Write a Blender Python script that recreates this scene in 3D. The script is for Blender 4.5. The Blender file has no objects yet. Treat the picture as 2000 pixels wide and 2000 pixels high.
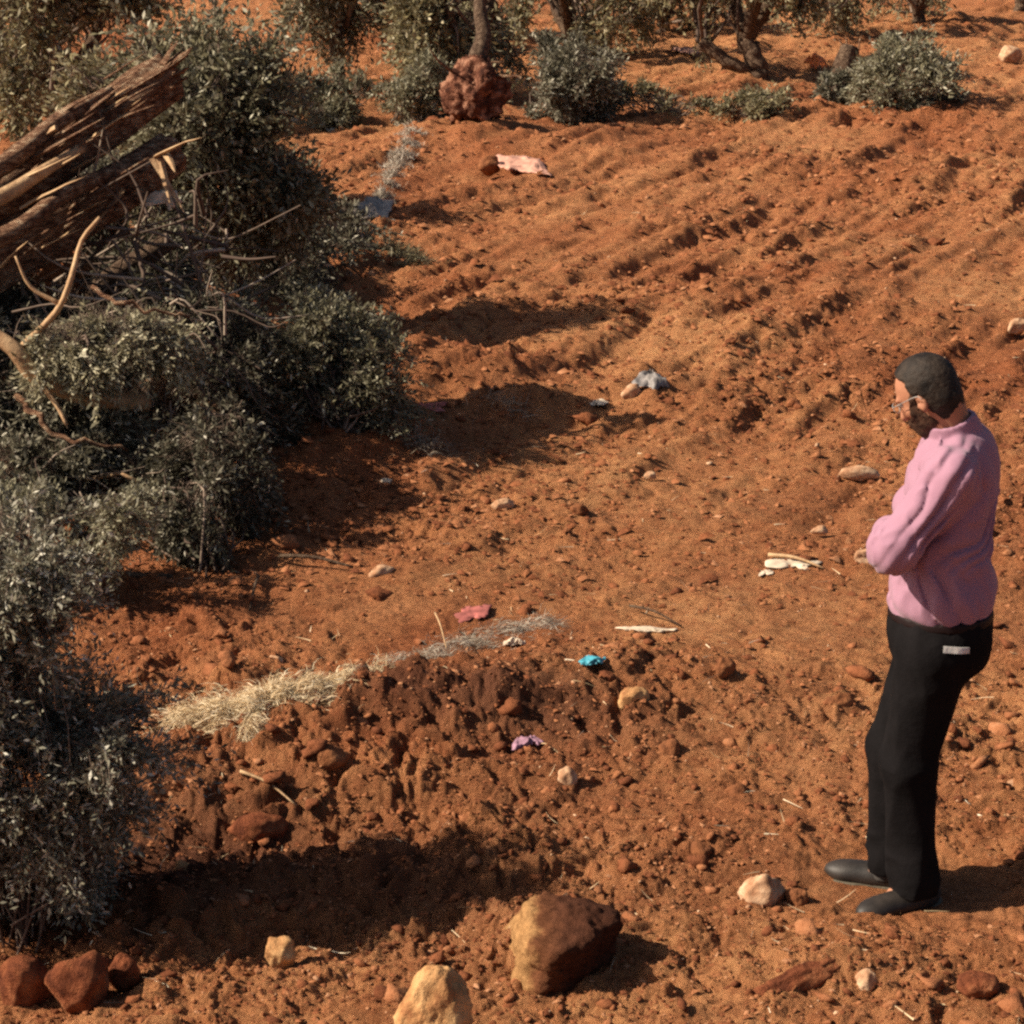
import bpy, math, random
import numpy as np
from mathutils import Vector

random.seed(11)
RNG = np.random.default_rng(11)
R = math.radians
sc = bpy.context.scene
COL = sc.collection

# ------------------------------------------------------------------ camera, world, sun, exposure
CAM_H, PITCH, FPX = 3.16, R(17.8), 4200.0            # focal length counted in pixels of a 2000 px frame
cam = bpy.data.cameras.new('camera')
cam.lens = 36.0 * FPX / 2000.0
cam.sensor_width = 36.0
cam.clip_start = 0.1
cam.clip_end = 1500
cam_o = bpy.data.objects.new('camera', cam)
COL.objects.link(cam_o)
cam_o.location = (0, 0, CAM_H)
cam_o.rotation_euler = (R(90) - PITCH, 0, 0)
sc.camera = cam_o

SUN_EL = R(39)
SUN_AZ = R(7)                                        # light travels to the right and a little away
world = bpy.data.worlds.new("World")
sc.world = world
world.use_nodes = True
wn = world.node_tree.nodes
wn.clear()
sky = wn.new('ShaderNodeTexSky')
sky.sky_type = 'NISHITA'
sky.sun_disc = False
sky.air_density = .8
sky.dust_density = 3.0
sky.ozone_density = .6
sky.sun_elevation = SUN_EL
from_dir = Vector((-math.cos(SUN_AZ), -math.sin(SUN_AZ)))
sky.sun_rotation = math.atan2(from_dir.x, from_dir.y)
bg = wn.new('ShaderNodeBackground')
bg.inputs[1].default_value = 0.05
wo = wn.new('ShaderNodeOutputWorld')
world.node_tree.links.new(sky.outputs[0], bg.inputs[0])
world.node_tree.links.new(bg.outputs[0], wo.inputs[0])

sun = bpy.data.lights.new('sun', 'SUN')
sun.energy = 5.0
sun.angle = R(0.5)
sun.color = (1.0, 0.87, 0.70)
sun_o = bpy.data.objects.new('sun', sun)
COL.objects.link(sun_o)
ld = Vector((math.cos(SUN_EL) * math.cos(SUN_AZ), math.cos(SUN_EL) * math.sin(SUN_AZ), -math.sin(SUN_EL)))
sun_o.rotation_euler = ld.to_track_quat('-Z', 'Y').to_euler()
sun_o.location = (-20, -6, 20)
sc.view_settings.view_transform = 'Standard'
sc.view_settings.look = 'None'
sc.view_settings.gamma = 1
sc.view_settings.use_curve_mapping = False
sc.view_settings.exposure = 0.74
sc.cycles.max_bounces = 5
sc.cycles.diffuse_bounces = 2
sc.cycles.use_denoising = False
sc.cycles.filter_width = 2.5

# ------------------------------------------------------------------ helpers
def link(name, me, mat=None, parent=None):
    o = bpy.data.objects.new(name, me)
    COL.objects.link(o)
    if mat is not None and me is not None:
        me.materials.append(mat)
    if parent is not None:
        o.parent = parent
    return o

def empty(name, loc=(0, 0, 0), rz=0):
    o = bpy.data.objects.new(name, None)
    COL.objects.link(o)
    o.location = loc
    o.rotation_euler = (0, 0, rz)
    o.empty_display_size = 0.1
    return o

def tag(o, label, cat, group=None, kind=None):
    o['label'] = label
    o['category'] = cat
    if group:
        o['group'] = group
    if kind:
        o['kind'] = kind
    return o

def mesh_np(name, V, F, smooth=True, attrs=None):
    """V (n,3) float, F (m,k) int with k = 3 or 4."""
    me = bpy.data.meshes.new(name)
    V = np.ascontiguousarray(V, dtype=np.float32)
    F = np.ascontiguousarray(F, dtype=np.int32)
    k = F.shape[1]
    me.vertices.add(len(V))
    me.vertices.foreach_set('co', V.ravel())
    me.loops.add(F.size)
    me.loops.foreach_set('vertex_index', F.ravel())
    me.polygons.add(len(F))
    me.polygons.foreach_set('loop_start', np.arange(0, F.size, k, dtype=np.int32))
    me.update(calc_edges=True)
    if smooth:
        me.polygons.foreach_set('use_smooth', np.ones(len(F), dtype=bool))
    if attrs:
        for an, av in attrs.items():
            a = me.attributes.new(an, 'FLOAT', 'POINT')
            a.data.foreach_set('value', np.ascontiguousarray(av, dtype=np.float32))
    me.validate()
    return me

class MB:
    """collects pieces (all quads or all tris are stored as quads with a doubled corner avoided: tris and quads kept apart)"""
    def __init__(s):
        s.V, s.F, s.n, s.T = [], [], 0, []
    def add(s, V, F, tone=0.5):
        V = np.asarray(V, dtype=np.float32)
        s.V.append(V)
        for f in F:
            s.F.append(tuple(int(i) + s.n for i in f))
        s.n += len(V)
        s.T.append(np.full(len(V), tone, dtype=np.float32))
    def mesh(s, name, smooth=True, off=(0, 0, 0)):
        me = bpy.data.meshes.new(name)
        V = np.concatenate(s.V) - np.array(off, dtype=np.float32)
        me.from_pydata([tuple(v) for v in V.tolist()], [], s.F)
        me.update()
        if smooth:
            me.polygons.foreach_set('use_smooth', np.ones(len(me.polygons), dtype=bool))
        a = me.attributes.new('tone', 'FLOAT', 'POINT')
        a.data.foreach_set('value', np.concatenate(s.T))
        return me

# ---- noise
def _h(ix, iy, iz, seed):
    h = (ix.astype(np.int64) * 374761393 + iy.astype(np.int64) * 668265263 + iz.astype(np.int64) * 2147483647 + seed * 974634777) & 0xFFFFFFFF
    h = ((h ^ (h >> 13)) * 1274126177) & 0xFFFFFFFF
    h = ((h ^ (h >> 16)) * 2246822519) & 0xFFFFFFFF
    return ((h ^ (h >> 15)) & 0xFFFFFF).astype(np.float32) / float(0xFFFFFF)

def vnoise2(x, y, seed=0):
    xi = np.floor(x); yi = np.floor(y)
    fx = (x - xi).astype(np.float32); fy = (y - yi).astype(np.float32)
    fx = fx * fx * fx * (fx * (fx * 6 - 15) + 10); fy = fy * fy * fy * (fy * (fy * 6 - 15) + 10)
    z = np.zeros_like(xi)
    a = _h(xi, yi, z, seed); b = _h(xi + 1, yi, z, seed); c = _h(xi, yi + 1, z, seed); d = _h(xi + 1, yi + 1, z, seed)
    return ((a + (b - a) * fx) * (1 - fy) + (c + (d - c) * fx) * fy) * 2 - 1

def fbm2(x, y, seed=0, oct=4, gain=0.5):
    s = 0; a = 1.0; t = 0
    for i in range(oct):
        # turned a little each octave so that no grid direction shows
        c, sn = math.cos(0.6 * i + .3), math.sin(0.6 * i + .3)
        s = s + a * vnoise2((x * c - y * sn) * 2 ** i + 17.3 * i, (x * sn + y * c) * 2 ** i - 9.1 * i, seed + i)
        t += a; a *= gain
    return s / t

def streak2(u, v, seed=0, oct=3, gain=.6):
    s = 0; a = 1.0; t = 0
    for i in range(oct):
        s = s + a * vnoise2(u * 1.7 ** i + 13.3 * i, v * 2 ** i + 5.1 * i, seed + i)
        t += a; a *= gain
    return s / t

def vnoise3(P, seed=0):
    x, y, z = P[..., 0], P[..., 1], P[..., 2]
    xi, yi, zi = np.floor(x), np.floor(y), np.floor(z)
    fx, fy, fz = (x - xi), (y - yi), (z - zi)
    fx = fx * fx * (3 - 2 * fx); fy = fy * fy * (3 - 2 * fy); fz = fz * fz * (3 - 2 * fz)
    r = 0
    for dx in (0, 1):
        for dy in (0, 1):
            for dz in (0, 1):
                r = r + _h(xi + dx, yi + dy, zi + dz, seed) * (fx if dx else 1 - fx) * (fy if dy else 1 - fy) * (fz if dz else 1 - fz)
    return r * 2 - 1

def clods2(x, y, cell, seed, prob=0.6, flat=0.8):
    """rounded lumps scattered on a jittered lattice: height in metres"""
    gx, gy = x / cell, y / cell
    xi, yi = np.floor(gx), np.floor(gy)
    out = np.zeros_like(x, dtype=np.float32)
    z = np.zeros_like(xi)
    wob = .45 * vnoise2(gx * 3.1, gy * 3.1, seed + 50) + .25 * vnoise2(gx * 7, gy * 7, seed + 51)
    for dx in (-1, 0, 1):
        for dy in (-1, 0, 1):
            cx, cy = xi + dx, yi + dy
            px = cx + _h(cx, cy, z, seed); py = cy + _h(cx, cy, z + 1, seed)
            r = 0.25 + 0.55 * _h(cx, cy, z + 2, seed)
            on = _h(cx, cy, z + 3, seed) < prob
            an = _h(cx, cy, z + 4, seed) * 3.14
            ux, uy = gx - px, gy - py
            a, b = ux * np.cos(an) + uy * np.sin(an), -ux * np.sin(an) + uy * np.cos(an)
            d = np.sqrt(a * a + b * b * 1.9) / r
            d = d * (1 + wob)
            k = np.clip(1.25 - d * 1.25, 0, .75) / .75
            out = np.maximum(out, np.where(on, k ** .7 * r * flat * (.7 + .6 * _h(cx, cy, z + 5, seed)), 0))
    return out * cell * 0.55

# ---- pixel rays: used once, to read off where things stand on the ground
def ray(px, py):
    X, Y = (px - 1000) / FPX, (1000 - py) / FPX
    return np.array([X, math.cos(PITCH) + Y * math.sin(PITCH), -math.sin(PITCH) + Y * math.cos(PITCH)])

def flat_at(px, py):
    d = ray(px, py)
    t = CAM_H / -d[2]
    return d[0] * t, d[1] * t

# mounds: centre x, y, half sizes, turn, height
def _m(px, py, rx, ry, rot, h):
    x, y = flat_at(px, py)
    return (x, y, rx, ry, R(rot), h)
MOUNDS = [
    _m(850, 775, 0.45, 0.5, 25, 0.22),     # red bank beside the round bush
    _m(640, 900, 0.6, 0.5, 10, 0.14),
    _m(840, 1410, 1.15, 0.30, 14, 0.14),   # berm of clods
    _m(1180, 1330, 0.5, 0.30, 10, 0.07),
    _m(520, 1560, 0.55, 0.20, 10, 0.08),
    _m(450, 1640, 0.8, 0.24, 12, -0.10),   # trough in the bush's shade
    _m(650, 1800, 0.9, 0.2, 8, -0.06),
    _m(60, 760, 1.3, 1.6, 0, 0.75),        # earth heap under the uprooted trees
    _m(-350, 900, 1.6, 1.9, 0, 0.9),
    _m(1000, 300, 1.6, 1.2, 0, 0.20),
    _m(1640, 240, 3.2, 1.6, 0, 0.22),
    _m(1080, 850, 0.9, 0.3, 12, -0.06),
    _m(1040, 770, 0.7, 0.35, 8, 0.07),
    _m(1400, 620, 1.6, 1.0, 40, 0.12),
    _m(1120, 1870, 0.26, 0.14, 10, 0.05),
    _m(1600, 1915, 0.22, 0.09, 20, 0.05),
]

def h_macro(x, y):
    x = np.asarray(x, dtype=np.float64); y = np.asarray(y, dtype=np.float64)
    h = 0.09 * fbm2(x * 0.33 + 3.1, y * 0.33 + 1.7, 5, 3)
    dist = np.clip((y - 8) / 20, 0, 1)
    h = h + 0.20 * dist * fbm2(x * 0.12, y * 0.12, 8, 3)
    for (cx, cy, rx, ry, rot, hh) in MOUNDS:
        ux, uy = x - cx, y - cy
        a = (ux * math.cos(rot) + uy * math.sin(rot)) / rx
        b = (-ux * math.sin(rot) + uy * math.cos(rot)) / ry
        w = 0.25 * fbm2(x * 1.7 + cx * 7, y * 1.7, 31, 2)
        h = h + hh * np.exp(-np.clip((a * a + b * b) * (1 + w), 0, 40))
    # level stand for the man
    k = np.exp(-(((x - 1.22) / 0.42) ** 2 + ((y - 6.0) / 0.35) ** 2) ** 2)
    return h * (1 - k)

def spacing(y):
    return 0.0078 * (np.clip(y, 5, 500) / 5) ** 1.45

def rough(x, y):
    """where the soil is broken into clods (0..1)"""
    r = 0.60 + 0.85 * fbm2(x * 0.9 + 5, y * 0.6, 41, 3)
    for (px, py, rx, ry, v) in ROUGHW:
        r = r + v * np.exp(-np.clip(((x - px) / rx) ** 2 + ((y - py) / ry) ** 2, 0, 30))
    return np.clip(r, 0.2, 1.45)

def _w(px, py, rx, ry, v):
    x, y = flat_at(px, py)
    return (x, y, rx, ry, v)
ROUGHW = [_w(900, 1420, 1.2, 0.5, 1.1), _w(600, 1720, 1.3, 0.55, 1.2), _w(300, 1500, .6, .5, .8), _w(1250, 1300, .6, .3, .6), _w(1500, 1250, 0.9, 0.35, -.35),
          _w(1300, 1150, 1.0, 0.6, -.3), _w(860, 720, .7, .6, .6), _w(640, 860, .4, .3, .6), _w(1500, 1950, 1.2, .3, .4),
          _w(500, 1130, .6, .5, -.2), _w(1300, 700, .8, .6, -.2), _w(400, 1250, .5, .3, .5)]

def h_full(x, y):
    x = np.asarray(x, dtype=np.float64); y = np.asarray(y, dtype=np.float64)
    h = h_macro(x, y)
    rg = rough(x, y)
    wx = x + 0.04 * vnoise2(x * 9, y * 9, 71); wy = y + 0.04 * vnoise2(x * 9 + 40, y * 9, 72)
    sp = spacing(y)
    foot = 1 - 0.85 * np.exp(-(((x - 1.2) / 0.3) ** 2 + ((y - 6.0) / 0.25) ** 2) ** 2)
    # ploughed drag lines running away to the right
    ang = R(62)
    u = x * math.cos(ang) + y * math.sin(ang); v = -x * math.sin(ang) + y * math.cos(ang)
    far = np.clip((y - 7.5) / 5, 0, 1)
    wv = v + .10 * fbm2(x * .7, y * .7, 55, 2)
    h = h + far * 0.05 * streak2(u * 0.35, wv * 2.0, 51, 2) + far * 0.060 * streak2(u * 0.9, wv * 5.2, 52, 2) * (1 + .4 * far)
    ang2 = R(20)
    u2 = x * math.cos(ang2) + y * math.sin(ang2); v2 = -x * math.sin(ang2) + y * math.cos(ang2)
    h = h + (1 - far) * 0.022 * streak2(u2 * 0.9, v2 * 4.5, 53, 3, .55) * foot
    near = .66 + .34 * far + .22 * np.clip(rg - .85, 0, .6)
    for lam, sd, am in ((.34, 161, .10), (.17, 162, .16), (.085, 163, .24), (.045, 164, .30), (.024, 165, .34)):
        fade = np.clip(lam / (sp * 1.7) - 0.5, 0, 1)
        if float(np.max(fade)) <= 0:
            continue
        c, sn = math.cos(sd), math.sin(sd)
        bx, by = (wx * c - wy * sn) / lam, (wx * sn + wy * c) / lam
        bl = np.abs(vnoise2(bx + .35 * vnoise2(by * 1.7, bx * 1.7, sd + 9), by, sd))
        h = h + lam * am * 1.25 * near * (bl - .3) * (.35 + .9 * rg) * fade * foot
    for cell, seed, pr, amp in ((0.3, 12, .16, .35), (0.15, 13, .26, .5), (0.075, 14, .40, .8), (0.038, 15, .5, 1.0)):
        fade = np.clip(cell / (sp * 2.0) - 0.6, 0, 1)
        if float(np.max(fade)) <= 0:
            continue
        h = h + clods2(wx, wy, cell, seed, pr) * amp * rg * fade * foot * near
    return h

def at(px, py):
    """the ground point seen at a photograph pixel (2000 px frame)"""
    d = ray(px, py)
    t = CAM_H / -d[2]
    for _ in range(12):
        z = float(h_macro(d[0] * t, d[1] * t))
        t = t * 0.4 + 0.6 * (CAM_H - z) / -d[2]
    x, y = d[0] * t, d[1] * t
    return Vector((x, y, float(h_full(np.array([x]), np.array([y]))[0])))

def over(px, py, Y):
    """the point at world depth Y on a pixel's ray"""
    d = ray(px, py)
    t = Y / d[1]
    return Vector((d[0] * t, Y, CAM_H + d[2] * t))

def ppm(p):
    """photograph pixels per metre at a point"""
    return FPX / (p[1] * math.cos(PITCH) + (CAM_H - p[2]) * math.sin(PITCH))

# ------------------------------------------------------------------ materials
def nt(name):
    m = bpy.data.materials.new(name)
    m.use_nodes = True
    t = m.node_tree
    b = t.nodes['Principled BSDF']
    return m, t, t.nodes, t.links, b

def ramp(nodes, stops):
    r = nodes.new('ShaderNodeValToRGB')
    e = r.color_ramp.elements
    e[0].position, e[0].color = stops[0][0], (*stops[0][1], 1)
    e[1].position, e[1].color = stops[-1][0], (*stops[-1][1], 1)
    for p, c in stops[1:-1]:
        n = e.new(p)
        n.color = (*c, 1)
    return r

def noise_node(nodes, links, scale, detail=4, rough=.6, coord='Object', stretch=None, rot=None):
    tc = nodes.new('ShaderNodeTexCoord')
    n = nodes.new('ShaderNodeTexNoise')
    n.inputs['Scale'].default_value = scale
    n.inputs['Detail'].default_value = detail
    n.inputs['Roughness'].default_value = rough
    src = tc.outputs[coord]
    if stretch:
        mp = nodes.new('ShaderNodeMapping')
        mp.inputs['Scale'].default_value = stretch
        if rot:
            mp.inputs['Rotation'].default_value = rot
        links.new(src, mp.inputs['Vector'])
        src = mp.outputs['Vector']
    links.new(src, n.inputs['Vector'])
    return n

def mat_simple(name, stops, scale=20, rough=.8, bump=.3, bscale=60, bdist=.01, spec=.3, detail=5, stretch=None, tone=False):
    m, t, N, L, b = nt(name)
    n = noise_node(N, L, scale, detail, .65, stretch=stretch)
    r = ramp(N, stops)
    if tone:
        a = N.new('ShaderNodeAttribute'); a.attribute_name = 'tone'
        mx = N.new('ShaderNodeMath'); mx.operation = 'MULTIPLY_ADD'
        mx.inputs[1].default_value = .55
        L.new(a.outputs['Fac'], mx.inputs[0])
        m2 = N.new('ShaderNodeMath'); m2.operation = 'MULTIPLY'; m2.inputs[1].default_value = .5
        L.new(n.outputs['Fac'], m2.inputs[0]); L.new(m2.outputs[0], mx.inputs[2])
        L.new(mx.outputs[0], r.inputs[0])
    else:
        L.new(n.outputs['Fac'], r.inputs[0])
    L.new(r.outputs[0], b.inputs['Base Color'])
    b.inputs['Roughness'].default_value = rough
    b.inputs['Specular IOR Level'].default_value = spec
    if bump:
        n2 = noise_node(N, L, bscale, 6, .7, stretch=stretch)
        bp = N.new('ShaderNodeBump')
        bp.inputs['Strength'].default_value = bump
        bp.inputs['Distance'].default_value = bdist
        L.new(n2.outputs['Fac'], bp.inputs['Height'])
        L.new(bp.outputs[0], b.inputs['Normal'])
    return m

def soil_material():
    m, t, N, L, b = nt('red_soil')
    def attr(n):
        a = N.new('ShaderNodeAttribute'); a.attribute_name = n
        return a.outputs['Fac']
    def mix(fac, c1, c2):
        x = N.new('ShaderNodeMix'); x.data_type = 'RGBA'
        if isinstance(fac, float): x.inputs[0].default_value = fac
        else: L.new(fac, x.inputs[0])
        for s, i in ((c1, 6), (c2, 7)):
            if isinstance(s, tuple): x.inputs[i].default_value = (*s, 1)
            else: L.new(s, x.inputs[i])
        return x.outputs[2]
    n1 = noise_node(N, L, 2.2, 6, .65)
    r1 = ramp(N, [(.3, (.25, .074, .030)), (.5, (.385, .133, .053)), (.7, (.48, .198, .092))])
    L.new(n1.outputs['Fac'], r1.inputs[0])
    n2 = noise_node(N, L, 52, 7, .8)
    r2 = ramp(N, [(.36, (.080, .022, .011)), (.5, (.40, .130, .046)), (.66, (.66, .300, .140))])
    L.new(n2.outputs['Fac'], r2.inputs[0])
    c = mix(.42, r1.outputs[0], r2.outputs[0])
    # dusty, trodden soil
    n3 = noise_node(N, L, 9, 5, .7)
    dm = N.new('ShaderNodeMath'); dm.operation = 'MULTIPLY'
    L.new(attr('dust'), dm.inputs[0])
    rr = ramp(N, [(.3, (.15, .15, .15)), (.65, (1, 1, 1))])
    L.new(n3.outputs['Fac'], rr.inputs[0]); L.new(rr.outputs[0], dm.inputs[1])
    c = mix(dm.outputs[0], c, (.66, .325, .140))
    n5 = noise_node(N, L, 17, 6, .75)
    r5 = ramp(N, [(.38, (.50, .44, .42)), (.52, (1, 1, 1)), (.68, (1.0, 1.0, 1.0))])
    L.new(n5.outputs['Fac'], r5.inputs[0])
    mm = N.new('ShaderNodeMix'); mm.data_type = 'RGBA'; mm.blend_type = 'MULTIPLY'; mm.inputs[0].default_value = .65
    L.new(c, mm.inputs[6]); L.new(r5.outputs[0], mm.inputs[7]); c = mm.outputs[2]
    # freshly turned, redder soil
    c = mix(attr('fresh'), c, (.25, .066, .027))
    # purple brown clod fields
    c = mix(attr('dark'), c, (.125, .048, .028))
    # straw flecks
    n4 = noise_node(N, L, 120, 3, .6)
    r4 = ramp(N, [(.66, (0, 0, 0)), (.74, (1, 1, 1))])
    L.new(n4.outputs['Fac'], r4.inputs[0])
    f4 = N.new('ShaderNodeMath'); f4.operation = 'MULTIPLY'; f4.inputs[1].default_value = .35
    L.new(r4.outputs[0], f4.inputs[0])
    c = mix(f4.outputs[0], c, (.58, .36, .18))
    L.new(c, b.inputs['Base Color'])
    b.inputs['Roughness'].default_value = .95
    b.inputs['Specular IOR Level'].default_value = .12
    nb = noise_node(N, L, 38, 10, .78)
    bp = N.new('ShaderNodeBump'); bp.inputs['Strength'].default_value = .8; bp.inputs['Distance'].default_value = .016
    L.new(nb.outputs['Fac'], bp.inputs['Height'])
    nb2 = noise_node(N, L, 11, 8, .75)
    bp2 = N.new('ShaderNodeBump'); bp2.inputs['Strength'].default_value = .9; bp2.inputs['Distance'].default_value = .10
    L.new(nb2.outputs['Fac'], bp2.inputs['Height']); L.new(bp.outputs[0], bp2.inputs['Normal'])
    L.new(bp2.outputs[0], b.inputs['Normal'])
    return m

def leaf_material(name, stops, back=(.24, .22, .155)):
    m, t, N, L, b = nt(name)
    a = N.new('ShaderNodeAttribute'); a.attribute_name = 'tone'
    r = ramp(N, stops)
    L.new(a.outputs['Fac'], r.inputs[0])
    g = N.new('ShaderNodeNewGeometry')
    x = N.new('ShaderNodeMix'); x.data_type = 'RGBA'
    f = N.new('ShaderNodeMath'); f.operation = 'MULTIPLY'; f.inputs[1].default_value = .45
    L.new(g.outputs['Backfacing'], f.inputs[0]); L.new(f.outputs[0], x.inputs[0])
    L.new(r.outputs[0], x.inputs[6]); x.inputs[7].default_value = (*back, 1)
    L.new(x.outputs[2], b.inputs['Base Color'])
    b.inputs['Roughness'].default_value = .6
    b.inputs['Specular IOR Level'].default_value = .18
    tr = N.new('ShaderNodeBsdfTranslucent')
    L.new(x.outputs[2], tr.inputs['Color'])
    ms = N.new('ShaderNodeMixShader'); ms.inputs[0].default_value = .2
    L.new(b.outputs[0], ms.inputs[1]); L.new(tr.outputs[0], ms.inputs[2])
    L.new(ms.outputs[0], N['Material Output'].inputs['Surface'])
    return m

M = {}
M['soil'] = soil_material()
M['clod'] = mat_simple('soil_clod', [(.1, (.09, .028, .015)), (.4, (.25, .088, .038)), (.68, (.38, .158, .072)), (.98, (.58, .34, .20))], 30, .95, .8, 50, .02, .1, tone=True)
M['redrock'] = mat_simple('red_rock', [(.34, (.08, .024, .013)), (.5, (.22, .068, .030)), (.62, (.34, .125, .055)), (.72, (.46, .23, .115))], 10, .9, 1.0, 34, .03, .1)
M['tanrock'] = mat_simple('tan_limestone', [(.34, (.24, .095, .040)), (.46, (.42, .215, .09)), (.58, (.56, .33, .15)), (.72, (.68, .45, .23))], 7, .9, .8, 24, .02, .15)
M['palerock'] = mat_simple('pale_stone', [(.32, (.26, .11, .052)), (.48, (.43, .25, .145)), (.62, (.56, .38, .24)), (.8, (.66, .49, .34))], 14, .9, .6, 40, .01, .15)
M['darkrock'] = mat_simple('dark_boulder', [(.3, (.05, .022, .014)), (.5, (.12, .046, .024)), (.75, (.26, .11, .05))], 9, .9, .9, 22, .03, .15)
M['brownrock'] = mat_simple('brown_boulder', [(.3, (.12, .045, .022)), (.5, (.24, .09, .036)), (.75, (.38, .17, .075))], 9, .9, .9, 22, .03, .15)
M['leaf'] = leaf_material('olive_leaf', [(0, (.050, .045, .022)), (.45, (.165, .148, .084)), (.8, (.26, .24, .15)), (1, (.48, .45, .34))])
M['leaf_dark'] = leaf_material('dusty_dark_shade_leaf', [(0, (.028, .025, .015)), (.5, (.130, .118, .078)), (.85, (.25, .23, .165)), (1, (.55, .51, .41))])  # dark tones also stand in for shade inside the heap
M['leaf_near'] = leaf_material('silver_grey_leaf', [(0, (.040, .037, .024)), (.5, (.165, .155, .108)), (.85, (.30, .285, .215)), (1, (.62, .59, .49))])
M['leaf_warm'] = leaf_material('khaki_olive_leaf', [(0, (.085, .070, .030)), (.5, (.225, .190, .096)), (.85, (.33, .285, .155)), (1, (.48, .42, .28))])  # yellowish khaki leaf tones
M['leaf_pale'] = leaf_material('withered_leaf', [(0, (.12, .10, .055)), (.5, (.33, .295, .18)), (1, (.60, .55, .40))])
M['straw'] = leaf_material('straw', [(0, (.50, .34, .18)), (.5, (.80, .62, .40)), (1, (.88, .79, .60))], back=(.6, .48, .28))
M['greystraw'] = leaf_material('grey_dry_stalk', [(0, (.20, .15, .10)), (.5, (.40, .33, .25)), (1, (.68, .62, .52))], back=(.4, .34, .27))
M['bark'] = mat_simple('olive_bark', [(.3, (.040, .024, .017)), (.5, (.11, .068, .044)), (.7, (.24, .17, .115))], 9, .9, 1.0, 20, .03, .15, stretch=(3, 3, 3))
M['wood'] = mat_simple('torn_red_wood', [(.34, (.085, .038, .024)), (.46, (.25, .125, .070)), (.55, (.38, .22, .13)), (.66, (.62, .46, .30))], 7, .85, 1.0, 22, .05, .15, stretch=(2.6, 2.6, 7))
M['palewood'] = mat_simple('split_pale_wood', [(.3, (.28, .15, .075)), (.6, (.50, .33, .18)), (.8, (.62, .46, .28))], 14, .75, .6, 40, .01, .2)
M['twig'] = mat_simple('grey_twig', [(.3, (.09, .06, .045)), (.6, (.22, .16, .12)), (.8, (.38, .30, .23))], 20, .85, 0, spec=.2, tone=True)
M['root'] = mat_simple('rootball_earth', [(.38, (.05, .019, .013)), (.5, (.15, .058, .034)), (.62, (.38, .19, .12))], 9, .95, 1.0, 16, .05, .1)

def plain(name, col, rough=.6, spec=.3, var=.2, scale=18, bump=.2, bscale=80, bdist=.004):
    lo = tuple(c * (1 - var) for c in col); hi = tuple(min(1, c * (1 + var)) for c in col)
    return mat_simple(name, [(.3, lo), (.7, hi)], scale, rough, bump, bscale, bdist, spec)

# ------------------------------------------------------------------ ground
def build_ground():
    rows = [-60, -30, -14, -7, -3, 0, 2, 3.2, 4.0]
    y = 4.5
    while y < 46:
        rows.append(y)
        y += 0.0078 * (y / 5) ** 1.65
    while y < 600:
        rows.append(y)
        y *= 1.08
    rows = np.array(rows)
    nc = 590
    core = np.linspace(-1, 1, nc)
    k = np.arange(1, 26)
    outer = 1 + 0.006 * (1.32 ** k - 1) * 8
    u = np.concatenate([-outer[::-1], core, outer])
    half = np.clip(0.235 * rows + 0.55, 1.65, 12)
    X = u[None, :] * half[:, None]
    Y = np.repeat(rows[:, None], len(u), 1)
    Z = np.zeros_like(X, dtype=np.float32)
    step = 60
    for i in range(0, len(rows), step):
        Z[i:i + step] = h_full(X[i:i + step], Y[i:i + step])
    # far land levels out
    Z = Z * np.where(Y > 60, 60 / np.clip(Y, 60, None), 1)
    nr, ncx = X.shape
    V = np.stack([X, Y, Z], -1).reshape(-1, 3)
    idx = np.arange(nr * ncx).reshape(nr, ncx)
    F = np.stack([idx[:-1, :-1], idx[:-1, 1:], idx[1:, 1:], idx[1:, :-1]], -1).reshape(-1, 4)
    x, y = V[:, 0].astype(np.float64), V[:, 1].astype(np.float64)
    def patches(lst, base):
        v = base
        for (cx, cy, rx, ry, a) in lst:
            w = 1 + .5 * fbm2(x * 2.5 + cx, y * 2.5, 91, 2)
            v = v + a * np.exp(-np.clip((((x - cx) / rx) ** 2 + ((y - cy) / ry) ** 2) * w, 0, 30))
        return np.clip(v, 0, 1)
    u = x * math.cos(R(62)) + y * math.sin(R(62)); v = -x * math.sin(R(62)) + y * math.cos(R(62))
    streak = streak2(u * .4, v * 3, 93, 3)
    dust = patches([_w(1300, 690, .8, .9, .5), _w(1400, 1190, .9, .35, .45), _w(1100, 600, 1.2, 1.2, .3), _w(1250, 950, .8, .5, .3), _w(700, 260, 1.0, 1.5, .4),
                    _w(1350, 90, 3, 5, .5), _w(1820, 1350, .3, .5, .4), _w(520, 1120, .4, .3, .3)], .42 + .6 * fbm2(x * .8, y * .8, 92, 3) + .35 * streak)
    fresh = patches([_w(870, 740, .6, .6, .75), _w(1000, 1500, .8, .15, .35), _w(1650, 205, 2.2, 1.0, .8), _w(640, 850, .3, .25, .6), _w(980, 270, .7, 1.0, .4),
                     _w(700, 1480, .8, .2, .5), _w(1900, 760, .5, .6, .25), _w(450, 1230, .4, .3, .4)], -.12 + .5 * fbm2(x * .6 + 9, y * .5, 94, 3))
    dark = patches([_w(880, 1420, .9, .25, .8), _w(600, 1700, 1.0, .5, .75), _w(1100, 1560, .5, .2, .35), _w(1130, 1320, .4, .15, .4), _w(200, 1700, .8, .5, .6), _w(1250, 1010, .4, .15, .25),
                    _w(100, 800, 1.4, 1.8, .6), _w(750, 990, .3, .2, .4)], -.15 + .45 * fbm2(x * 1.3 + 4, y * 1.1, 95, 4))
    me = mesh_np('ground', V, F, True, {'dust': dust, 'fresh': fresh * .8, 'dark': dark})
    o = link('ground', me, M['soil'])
    o['kind'] = 'structure'
    return o
build_ground()

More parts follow.
